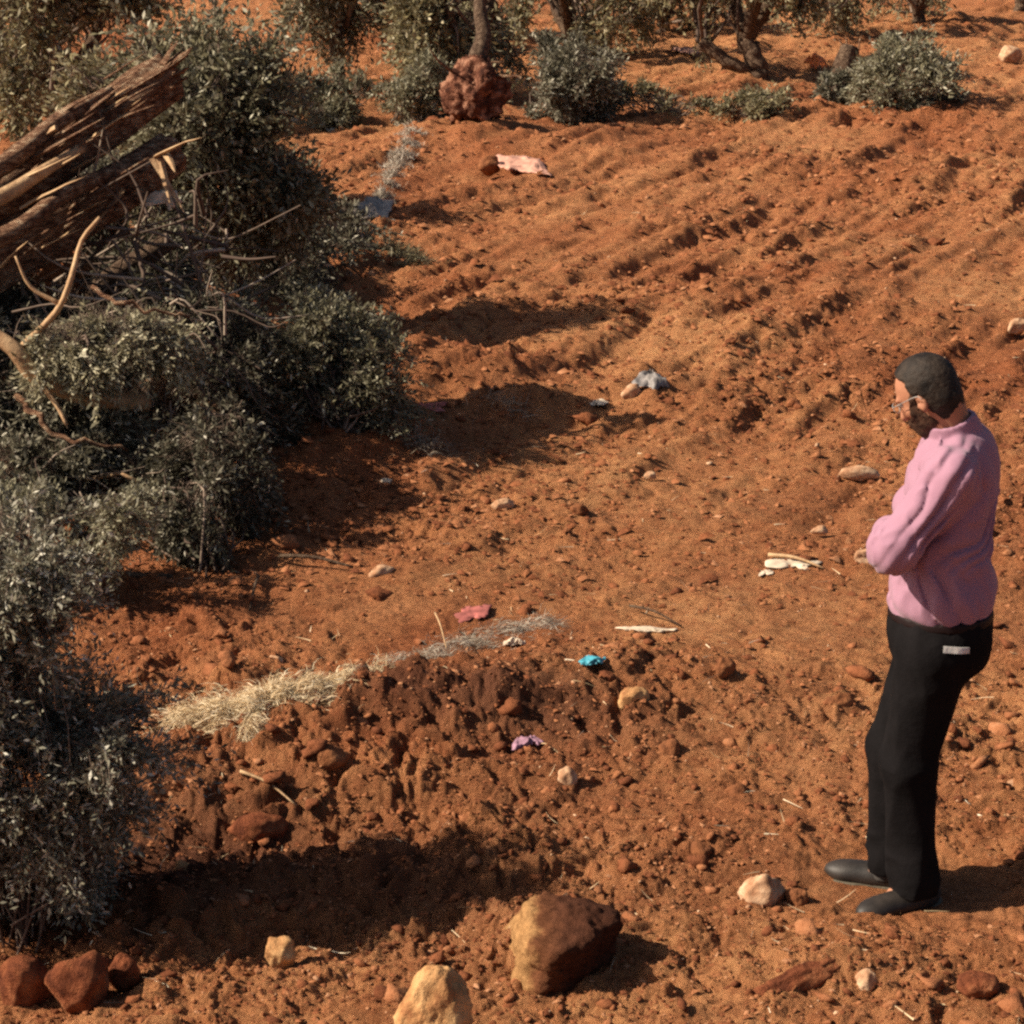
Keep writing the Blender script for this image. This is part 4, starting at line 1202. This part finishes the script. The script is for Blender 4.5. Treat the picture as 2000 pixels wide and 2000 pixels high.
bpy.data.objects['plastic_bag.002'].location = over(322, 415, 10.9)
bpy.data.objects['plastic_bag.002'].scale = (.5, .6, .8)

def stick(a, b, r, label, mat='palewood', cat='stick', lift=.02):
    p, q = at(*a), at(*b)
    p.z += lift; q.z += lift * .6
    m = (p + q) / 2 + Vector((0, .01, .015))
    V, F = tube_arrays(spline([p, m, q], 8), np.linspace(r, r * .5, 9), 6, .1, 3)
    mb = MB(); mb.add(V, F)
    o = link('stick', mb.mesh('stick', True, p), M[mat])
    o.location = p
    tag(o, label, cat)
    return o
stick((470, 1530), (580, 1592), .006, 'thin whitish stick lying in front of the straw heap')
stick((1042, 1452), (1092, 1486), .003, 'thin pale stick beside the purple wrapper')
stick((1500, 1095), (1610, 1112), .010, 'pale forked stick under the torn white scrap')
stick((545, 1105), (690, 1120), .010, 'dark twig reaching from the heap shade onto sunlit soil', 'bark', lift=.04)
stick((505, 1140), (488, 1200), .008, 'short dark twig near the left edge of the sunlit soil', 'bark', lift=.02)
stick((850, 1235), (872, 1310), .004, 'thin pale stalk standing among grey stalks on the berm', lift=.08)
stick((1230, 1195), (1330, 1235), .006, 'thin brown stick behind the long whitish rag', 'bark')

# ------------------------------------------------------------------ the man
PO = np.array([1.22, 5.955, -.008])

def nets(f, origin, h):
    """naive surface nets: f sampled on a grid (nx,ny,nz), negative inside"""
    s = f < 0
    nx, ny, nz = f.shape
    c = np.zeros((nx - 1, ny - 1, nz - 1), dtype=np.int8)
    for dx in (0, 1):
        for dy in (0, 1):
            for dz in (0, 1):
                c += s[dx:nx - 1 + dx, dy:ny - 1 + dy, dz:nz - 1 + dz]
    act = (c > 0) & (c < 8)
    I = np.argwhere(act)
    idx = -np.ones(act.shape, dtype=np.int64)
    idx[act] = np.arange(len(I))
    acc = np.zeros((len(I), 3)); cnt = np.zeros(len(I))
    cor = [(0, 0, 0), (1, 0, 0), (0, 1, 0), (1, 1, 0), (0, 0, 1), (1, 0, 1), (0, 1, 1), (1, 1, 1)]
    for a in range(8):
        for b in range(a + 1, 8):
            d = np.array(cor[b]) - np.array(cor[a])
            if np.abs(d).sum() != 1:
                continue
            fa = f[I[:, 0] + cor[a][0], I[:, 1] + cor[a][1], I[:, 2] + cor[a][2]]
            fb = f[I[:, 0] + cor[b][0], I[:, 1] + cor[b][1], I[:, 2] + cor[b][2]]
            m = (fa < 0) != (fb < 0)
            t = np.where(m, fa / np.where(m, fa - fb, 1), 0)
            acc += np.where(m[:, None], np.array(cor[a]) + d * t[:, None], 0)
            cnt += m
    V = (I + acc / cnt[:, None]) * h + origin
    Fs = []
    for ax in range(3):
        o1, o2 = [(1, 2), (2, 0), (0, 1)][ax]
        sl = [slice(1, -1)] * 3
        A = [slice(1, n - 1) for n in (nx, ny, nz)]
        B = list(A)
        A[ax] = slice(0, (nx, ny, nz)[ax] - 1); B[ax] = slice(1, (nx, ny, nz)[ax])
        sa, sb = s[tuple(A)], s[tuple(B)]
        off = np.array([1, 1, 1]); off[ax] = 0
        for flip, mm in ((False, sa & ~sb), (True, ~sa & sb)):
            Q = np.argwhere(mm) + off
            if not len(Q):
                continue
            e1 = np.zeros(3, int); e1[o1] = 1
            e2 = np.zeros(3, int); e2[o2] = 1
            q = [Q - e1 - e2, Q - e2, Q, Q - e1]
            ids = np.stack([idx[tuple(k.T)] for k in q], -1)
            Fs.append(ids[:, ::-1] if flip else ids)
    return V, np.concatenate(Fs)

def sdf_object(name, fn, lo, hi, h, mat, parent, smooth=True, relax=1):
    lo, hi = np.array(lo), np.array(hi)
    n = np.ceil((hi - lo) / h).astype(int) + 1
    ax = [lo[i] + np.arange(n[i]) * h for i in range(3)]
    P = np.stack(np.meshgrid(*ax, indexing='ij'), -1).astype(np.float32)
    f = fn(P)
    f[0], f[-1], f[:, 0], f[:, -1], f[:, :, 0], f[:, :, -1] = 1, 1, 1, 1, 1, 1
    V, F = nets(f, lo, h)
    me = mesh_np(name, V, F, smooth)
    return link(name, me, mat, parent)

def smin(a, b, k):
    if k <= 0:
        return np.minimum(a, b)
    h_ = np.clip(.5 + .5 * (b - a) / k, 0, 1)
    return b * (1 - h_) + a * h_ - k * h_ * (1 - h_)

def cone(P, a, b, ra, rb):
    a, b = np.array(a, np.float32), np.array(b, np.float32)
    ab = b - a
    t = np.clip(((P - a) @ ab) / (ab @ ab), 0, 1)
    d = np.linalg.norm(P - a - t[..., None] * ab, axis=-1)
    return d - (ra + (rb - ra) * t)

def ell(P, c, r, M3=None):
    q = P - np.array(c, np.float32)
    if M3 is not None:
        q = q @ M3.T.astype(np.float32)                # rows are the local axes
    r = np.array(r, np.float32)
    k0 = np.linalg.norm(q / r, axis=-1)
    k1 = np.linalg.norm(q / (r * r), axis=-1) + 1e-6
    return k0 * (k0 - 1) / k1

def frame(head_deg, pitch_deg=0):
    a, p = R(head_deg), R(pitch_deg)
    f = np.array([math.cos(a) * math.cos(p), math.sin(a) * math.cos(p), -math.sin(p)])
    l = np.array([-math.sin(a), math.cos(a), 0])
    u = np.cross(f, l)
    return np.stack([f, l, u])
HF = frame(149, 34)                                    # head: forward, left, up
SF = frame(160, 0)                                     # shoulders
PF = frame(168, 0)                                     # pelvis
HC = np.array([-.034, .0, 1.615])
HS = .91
def hp(f, l, u):
    return HC + HF[0] * f + HF[1] * l + HF[2] * u

LSH, RSH = np.array([.02, -.16, 1.42]), np.array([.12, .16, 1.42])
LEL, REL = np.array([-.135, -.185, 1.205]), np.array([.0, .27, 1.19])
LWR, RWR = np.array([-.105, .055, 1.175]), np.array([-.055, .02, 1.150])
HIPL, HIPR = np.array([.015, -.085, .88]), np.array([.06, .085, .88])
KNL, KNR = np.array([-.035, -.06, .48]), np.array([-.048, .08, .48])
ANL, ANR = np.array([.005, -.06, .085]), np.array([-.038, .09, .085])

def head_sdf(P):
    d = ell(P, hp(-.004, 0, .022), (.096, .075, .092), HF)
    d = smin(d, ell(P, hp(.030, 0, -.055), (.058, .054, .070), HF), .03)
    d = smin(d, ell(P, hp(.062, 0, -.098), (.022, .024, .018), HF), .025)
    d = smin(d, cone(P, hp(.088, 0, .006), hp(.108, 0, -.036), .008, .0145), .012)
    for s in (-1, 1):
        d = smin(d, ell(P, hp(.080, .030 * s, .020), (.014, .024, .008), HF), .012)        # brow
        d = smin(d, ell(P, hp(.060, .042 * s, -.030), (.018, .018, .016), HF), .02)         # cheek
        e = ell(P, hp(.089, .031 * s, .004), (.010, .014, .009), HF)
        d = -smin(-d, e, .008)                                                               # eye socket
    d = smin(d, ell(P, hp(.090, 0, -.064), (.009, .022, .006), HF), .007)
    d = smin(d, ell(P, hp(.086, 0, -.078), (.010, .019, .006), HF), .007)
    # ears
    for s in (-1, 1):
        e = ell(P, hp(-.002, .080 * s, -.022), (.019, .008, .032), HF)
        e = -smin(-e, ell(P, hp(.003, .090 * s, -.018), (.010, .009, .017), HF), .004)
        d = smin(d, e, .006)
    return d

def scaled(fn, P):
    H = HC.astype(np.float32)
    return fn(H + (P - H) / HS) * HS

def body_sdf(P):
    d = scaled(head_sdf, P)
    # neck
    d = smin(d, cone(P, hp(-.035, 0, -.045), (.062, 0, 1.46), .052, .060), .03)
    # trunk under the clothes
    d = smin(d, ell(P, (.062, 0, 1.30), (.10, .16, .20), SF), .06)
    d = smin(d, ell(P, (.045, 0, 1.05), (.11, .135, .18), SF), .06)
    d = smin(d, ell(P, (.045, 0, .90), (.11, .15, .13), PF), .06)
    for sh, el, wr in ((LSH, LEL, LWR), (RSH, REL, RWR)):
        d = smin(d, cone(P, sh, el, .045, .036), .03)
        d = smin(d, cone(P, el, wr, .038, .026), .02)
    # hands: palm, four fingers and a thumb, tucked against the other arm
    for wr, dr, side in ((LWR, np.array([.45, .85, .05]), -1), (RWR, np.array([.25, -.9, .1]), 1)):
        dr = dr / np.linalg.norm(dr)
        acr = np.cross(dr, SF[0]); acr /= np.linalg.norm(acr)
        pc = wr + dr * .06
        pal = np.minimum(cone(P, wr + dr * .015 - acr * .012, pc + dr * .03 - acr * .024, .018, .015), cone(P, wr + dr * .015 + acr * .012, pc + dr * .03 + acr * .024, .018, .015))
        d = smin(d, pal, .015)
        for i, (o, L_) in enumerate(((-.030, .060), (-.010, .070), (.011, .066), (.031, .052))):
            k0 = pc + dr * .03 + acr * o
            k1 = k0 + dr * L_ * .5
            k2 = k1 + dr * L_ * .38 - SF[0] * L_ * .3
            d = smin(d, np.minimum(cone(P, k0, k1, .0095, .0088), cone(P, k1, k2, .0088, .0075)), .004)
        th = wr + dr * .03 - acr * .025
        d = smin(d, np.minimum(cone(P, th, th + dr * .03 - acr * .028, .013, .011), cone(P, th + dr * .03 - acr * .028, th + dr * .06 - acr * .030, .011, .009)), .008)
    for hpj, kn, an in ((HIPL, KNL, ANL), (HIPR, KNR, ANR)):
        d = smin(d, cone(P, hpj, kn, .068, .048), .04)
        d = smin(d, cone(P, kn, an, .048, .034), .02)
        d = smin(d, cone(P, an, an + np.array([-.06, 0, -.04]), .03, .025), .02)
    return d

def torso_sdf(P):
    """the shirt's body"""
    d = ell(P, (.050, .0, 1.33), (.122, .178, .175), SF)
    d = smin(d, ell(P, (.066, .0, 1.36), (.110, .160, .13), SF), .05)
    d = smin(d, ell(P, (.042, .0, 1.12), (.138, .165, .18), SF), .07)
    d = smin(d, ell(P, (.040, .0, 1.02), (.143, .166, .10), SF), .05)
    d = smin(d, cone(P, LSH + [0, 0, .0], RSH + [0, 0, .0], .060, .060), .06)
    d = smin(d, ell(P, (.082, .0, 1.440), (.080, .12, .080), SF), .05)
    d = smin(d, ell(P, (.045, .0, 1.0), (.150, .168, .13), SF), .03)
    return d

def crease(P, n, lam, seed, along, warp=.25):
    """long soft folds with sharp valleys, running across n"""
    n = np.array(n, float); n /= np.linalg.norm(n)
    a = np.array(along, float); a /= np.linalg.norm(a)
    w = vnoise3(P * 9 + seed, seed)
    ph = (P @ n) / lam + warp * 2.2 * w
    f = np.abs(np.sin(math.pi * ph)) ** .85
    m = np.clip(.65 + .9 * vnoise3(np.stack([(P @ a) * 7, (P @ n) * 16, P[..., 1] * 5], -1) + seed, seed + 2), 0, 1)
    return (f - .6) * m

def folds(P, dirv, freq, seed, stretch=5.0):
    dv = np.array(dirv, float); dv /= np.linalg.norm(dv)
    a = np.cross(dv, [0.3, 1, 0.2]); a /= np.linalg.norm(a)
    b = np.cross(dv, a)
    q = np.stack([(P @ dv) * freq / stretch, (P @ a) * freq, (P @ b) * freq], -1)
    w = vnoise3(q * .5 + seed, seed + 9)
    q = q + .5 * w[..., None]
    n_ = 1 - 2 * np.abs(vnoise3(q + seed * 3.1, seed))
    return n_

def shirt_sdf(P):
    t = torso_sdf(P)
    arm = cone(P, LSH, LEL, .066, .058)
    arm = smin(arm, cone(P, LEL, LWR, .066, .05), .03)
    arm = smin(arm, ell(P, LEL + np.array([-.008, .01, .0]), (.066, .058, .066)), .03)
    arm2 = smin(cone(P, RSH, REL, .070, .060), cone(P, REL, RWR, .060, .046), .02)
    # cloth folds: run along the arm, and slanting on the body
    near = np.abs(np.minimum(np.minimum(t, arm), arm2)) < .06
    fa = np.zeros(P.shape[:-1], np.float32); fb = fa.copy(); fc = fa.copy()
    Q = P[near].astype(float)
    ad_ = LEL - LSH
    fa[near] = crease(Q, (.80, .0, -.60), .046, 5, ad_, .4)
    up_ = crease(Q, (.72, .0, -.70), .058, 15, ad_, .55)
    lo_ = crease(Q, (.93, 0, .36), .060, 17, (.3, 0, -.95), .5)
    k_ = np.clip((Q[:, 2] - 1.09) / .08, 0, 1)
    fb[near] = up_ * k_ + lo_ * (1 - k_)
    fc[near] = folds(Q, (-.3, -.3, 1), 30, 25, 4)
    zz = P[..., 2]
    amp_body = .013 + .006 * np.exp(-((zz - 1.08) / .09) ** 2) + .005 * np.exp(-((zz - 1.27) / .09) ** 2)
    t = t - amp_body * fb - .0035 * fc
    arm = arm - .020 * fa - .0035 * fc
    d = smin(t, arm2, .03)
    d = smin(d, arm, .022)
    # collar
    ctr = np.array([.052, 0, 1.515])
    cf = frame(163, 28)
    na, nb = hp(-.035, 0, -.045), np.array([.062, 0, 1.46])
    axn = (na - nb) / np.linalg.norm(na - nb)
    hgt = (P - nb.astype(np.float32)) @ axn.astype(np.float32)
    rad = np.linalg.norm((P - nb.astype(np.float32)) - hgt[..., None] * axn.astype(np.float32), axis=-1)
    band = np.abs(rad - (.073 - .10 * np.clip(hgt - .02, 0, .1))) - .0055
    band = np.maximum(band, np.abs(hgt - .060) - .036)
    fold = np.abs(rad - (.083 - .22 * np.clip(hgt - .02, -.02, .1))) - .0045
    fold = np.maximum(fold, np.abs(hgt - .064) - .028)
    d = smin(d, np.minimum(band, fold), .005)
    # blouse over the belt, cut at the hem
    zc = .948 + .012 * np.sin((P[..., 0] - .04) * 9) 
    d = np.maximum(d, zc - zz)
    return d

def trouser_sdf(P):
    zz = P[..., 2]
    d = ell(P, (.045, .0, .90), (.152, .168, .17), PF)
    d = smin(d, ell(P, (.078, -.06, .875), (.092, .085, .10), PF), .04)
    d = smin(d, ell(P, (.092, .07, .875), (.092, .085, .10), PF), .04)
    lk, rk = [], []
    for hpj, kn, an, sd in ((HIPL, KNL, ANL, 3), (HIPR, KNR, ANR, 4)):
        leg = cone(P, hpj + [.0, 0, -.02], kn, .104, .074)
        leg = smin(leg, cone(P, kn, an + [.0, 0, -.03], .074, .068), .03)
        d = smin(d, leg, .028)
    near = np.abs(d) < .05
    Q = P[near].astype(float)
    f1 = np.zeros(P.shape[:-1], np.float32); f2 = f1.copy(); f3 = f1.copy()
    f1[near] = folds(Q, (.1, .1, 1), 13, 35, 6)
    f2[near] = folds(Q, (.9, .3, .35), 15, 45, 3)
    amp2 = .007 * np.exp(-((zz - .47) / .09) ** 2) + .011 * np.exp(-((zz - .12) / .07) ** 2) + .005 * np.exp(-((zz - .78) / .08) ** 2)
    d = d - .008 * f1 - amp2 * f2
    # front crease
    d = np.maximum(d, zz - .97)
    d = np.maximum(d, .062 - zz)
    return d

def shoe_sdf(P, an, hd, sole=False):
    a = R(hd)
    f = np.array([math.cos(a), math.sin(a), 0]); l = np.array([-math.sin(a), math.cos(a), 0])
    M3 = np.stack([f, l, np.array([0, 0, 1.])])
    c = np.array([an[0], an[1], 0]) + f * .045
    up = ell(P, c + f * .01 + [0, 0, .032], (.150, .048, .040), M3)
    up = smin(up, ell(P, c + f * -.070 + [0, 0, .058], (.066, .042, .060), M3), .03)
    up = smin(up, ell(P, c + f * .095 + [0, 0, .030], (.060, .044, .030), M3), .02)
    up = np.maximum(up, .012 - P[..., 2])
    if sole:
        s = np.minimum(ell(P, c + f * .085 + [0, 0, .01], (.078, .053, .06), M3), ell(P, c + f * -.07 + [0, 0, .01], (.080, .044, .06), M3))
        s = smin(s, ell(P, c + [0, 0, .01], (.145, .044, .06), M3), .02)
        return np.maximum(np.maximum(s, P[..., 2] - .016), -.006 - P[..., 2])
    return up

def head_axes(P):
    q = P - HC.astype(np.float32)
    return q @ HF[0].astype(np.float32), q @ HF[1].astype(np.float32), q @ HF[2].astype(np.float32)

def hair_sdf(P):
    fx, ly, uz = head_axes(P)
    skull = smin(ell(P, hp(-.006, 0, .024), (.098, .077, .093), HF), cone(P, hp(-.035, 0, -.045), (.062, 0, 1.46), .056, .064), .03)
    thick = .009 * np.clip((uz + .125) / .07, .12, 1)
    cap = skull - thick
    line = fx - np.minimum(.020 + 1.0 * np.maximum(uz - .062, 0) - np.maximum(.030 - uz, 0) * .35, .055)
    low = -.125 - uz + np.where(fx > -.035, np.clip((fx + .035) * 1.8, 0, .11), 0)
    low = low + .006 * vnoise3(P * 30, 8)
    d = np.maximum(np.maximum(cap, line + .004 * vnoise3(P * 60, 9)), low)
    for s in (-1, 1):
        d = np.maximum(d, -ell(P, hp(.004, .085 * s, -.024), (.021, .022, .035), HF))
    near = np.abs(d) < .02
    n_ = np.zeros(P.shape[:-1], np.float32)
    Q = P[near].astype(float)
    hq = (Q - HC) @ HF.T
    n_[near] = vnoise3(hq * np.array([70, 240, 240]), 3) * .7 + vnoise3(hq * np.array([30, 90, 60]), 4) * .4
    return d - .0024 * n_

def beard_sdf(P):
    fx, ly, uz = head_axes(P)
    d = smin(head_sdf(P), cone(P, hp(.01, 0, -.075), hp(.055, 0, -.105), .048, .023), .02) - .0045
    # top edge: sideburn in front of the ear, falling to the mouth
    top = uz - np.where(fx < .034, .028 - (fx - .012) * .6, np.maximum(.014 - (fx - .034) * 2.1, -.052))
    d = np.maximum(d, top + .005 * vnoise3(P * 70, 12))
    mouth = ell(P, hp(.100, 0, -.071), (.025, .021, .010), HF)
    d = np.maximum(d, -mouth)
    d = np.maximum(d, .010 - fx - np.clip(-.06 - uz, 0, .05) * .6)
    d = np.maximum(d, -.150 - uz)
    for s in (-1, 1):
        d = np.maximum(d, -ell(P, hp(.0, .085 * s, -.024), (.020, .022, .034), HF))
    near = np.abs(d) < .02
    n_ = np.zeros(P.shape[:-1], np.float32)
    n_[near] = vnoise3(P[near].astype(float) * 150, 6)
    return d - .002 * n_

def build_person():
    root = empty('person', PO)
    tag(root, 'bearded dark haired man in a mauve shirt and black trousers, arms folded, looking down left', 'person')
    skin = plain('skin', (.37, .165, .095), .55, .35, .12, 30, .1)
    m, t, N, L, b = nt('mauve_shirt')
    # fine woven stripes
    n_ = noise_node(N, L, 6, 4, .6)
    r_ = ramp(N, [(.3, (.30, .155, .215)), (.7, (.335, .180, .245))])
    L.new(n_.outputs['Fac'], r_.inputs[0]); L.new(r_.outputs[0], b.inputs['Base Color'])
    b.inputs['Roughness'].default_value = .85; b.inputs['Specular IOR Level'].default_value = .2
    b.inputs['Sheen Weight'].default_value = .15
    n2 = noise_node(N, L, 25, 5, .6)
    bp = N.new('ShaderNodeBump'); bp.inputs['Strength'].default_value = .2; bp.inputs['Distance'].default_value = .01
    L.new(n2.outputs['Fac'], bp.inputs['Height']); L.new(bp.outputs[0], b.inputs['Normal'])
    shirt_m = m
    black = plain('black_trousers', (.008, .007, .0075), .9, .06, .3, 10, .4, 30, .01)
    beardm = mat_simple('dark_beard', [(.35, (.016, .008, .005)), (.65, (.085, .042, .025))], 60, .7, .6, 200, .004, .2)
    hairm = mat_simple('dark_hair', [(.35, (.006, .004, .003)), (.65, (.034, .023, .016))], 25, .65, .6, 160, .004, .25)
    shoe_m = plain('dusty_black_leather', (.024, .019, .016), .55, .4, .6, 14, .2)
    sole_m = plain('shoe_sole', (.10, .085, .06), .8, .2)
    belt_m = plain('dark_belt', (.010, .004, .004), .6, .2)
    sock_m = plain('grey_sock', (.06, .055, .05), .9)
    body = sdf_object('body', body_sdf, (-.30, -.32, .02), (.30, .38, 1.78), .0082, skin, root)
    sdf_object('shirt', shirt_sdf, (-.30, -.32, .93), (.32, .40, 1.56), .0052, shirt_m, root)
    sdf_object('trousers', trouser_sdf, (-.24, -.26, .04), (.30, .28, 1.0), .0062, black, root)
    hr = sdf_object('hair', lambda P: scaled(hair_sdf, P), (-.20, -.14, 1.50), (.13, .14, 1.78), .0035, hairm, root)
    sdf_object('beard', lambda P: scaled(beard_sdf, P), (-.20, -.12, 1.42), (.06, .12, 1.66), .0035, beardm, root)
    for an, hd in ((ANL, 207), (ANR, 164)):
        s = sdf_object('shoe', lambda P: shoe_sdf(P, an, hd), (an[0] - .24, an[1] - .2, .0), (an[0] + .16, an[1] + .2, .13), .005, shoe_m, root)
        sdf_object('sole', lambda P: shoe_sdf(P, an, hd, True), (an[0] - .24, an[1] - .2, -.02), (an[0] + .16, an[1] + .2, .04), .005, sole_m, s)
        sdf_object('sock', lambda P: np.maximum(cone(P, an + [0, 0, .04], an + [-.02, 0, -.04], .048, .048), P[..., 2] - .12), (an[0] - .1, an[1] - .08, .03), (an[0] + .08, an[1] + .08, .14), .006, sock_m, root)
    sdf_object('belt', lambda P: np.maximum(ell(P, (.045, 0, .93), (.152, .168, .17), PF) - .003, np.abs(P[..., 2] - .952) - .013), (-.16, -.22, .93), (.25, .22, 1.0), .005, belt_m, root)
    for s in (-1, 1):
        V, F = ICO[2]
        c = HC + (hp(.078, .031 * s, .003) - HC) * HS
        link('eye', mesh_np('eye', V * .0095 + c, F), plain('eye_white', (.35, .30, .27), .3), root)
    gl = plain('glasses_metal', (.30, .28, .26), .35, .5)
    def hs(f, l, u): return HC + (hp(f, l, u) - HC) * HS
    mb = MB()
    for sd in (-1, 1):
        V, F = tube_arrays(spline([hs(.100, .055 * sd, .008), hs(.060, .077 * sd, .008), hs(.002, .084 * sd, .006), hs(-.012, .084 * sd, -.012)], 9), np.full(10, .0014), 5)
        mb.add(V, F)
        th = np.linspace(0, 2 * math.pi, 17)
        V, F = tube_arrays(np.array([hs(.103, .032 * sd + .022 * math.cos(a), .002 + .017 * math.sin(a)) for a in th]), np.full(17, .0013), 5)
        mb.add(V, F)
    V, F = tube_arrays(np.array([hs(.104, -.010, .006), hs(.107, 0, .008), hs(.104, .010, .006)]), np.full(3, .0013), 5)
    mb.add(V, F)
    link('glasses', mb.mesh('glasses'), gl, root)
    # white label strip above the hip pocket, placed on the cloth surface
    tagm = plain('white_label', (.62, .60, .56), .6)
    d0 = np.array([.90 * .55, -.84, 0]); 
    V = []
    nseg = 6
    for i in range(nseg + 1):
        u = i / nseg
        ang = R(-99 + 25 * u)
        dirv = np.array([math.cos(ang), math.sin(ang), 0])
        for z in (.893, .911):
            # march outwards to the trouser surface
            rr = np.linspace(.05, .30, 251)
            Q = np.array([.05, 0, 0]) + dirv[None] * rr[:, None]; Q[:, 2] = z - .010 * u
            f = trouser_sdf(Q[None, None].astype(np.float32))[0, 0]
            k = np.argmax(f > 0)
            V.append(Q[k] + dirv * .003); V.append(Q[k] + dirv * .0005)
    F = []
    for i in range(nseg):
        a = 4 * i
        F += [(a, a + 4, a + 6, a + 2), (a + 1, a + 3, a + 7, a + 5), (a, a + 1, a + 5, a + 4), (a + 2, a + 6, a + 7, a + 3)]
    F += [(0, 2, 3, 1), (4 * nseg, 4 * nseg + 1, 4 * nseg + 3, 4 * nseg + 2)]
    mb = MB(); mb.add(V, F)
    o = link('label_strip', mb.mesh('label_strip', False), tagm, root)
    return root
build_person()
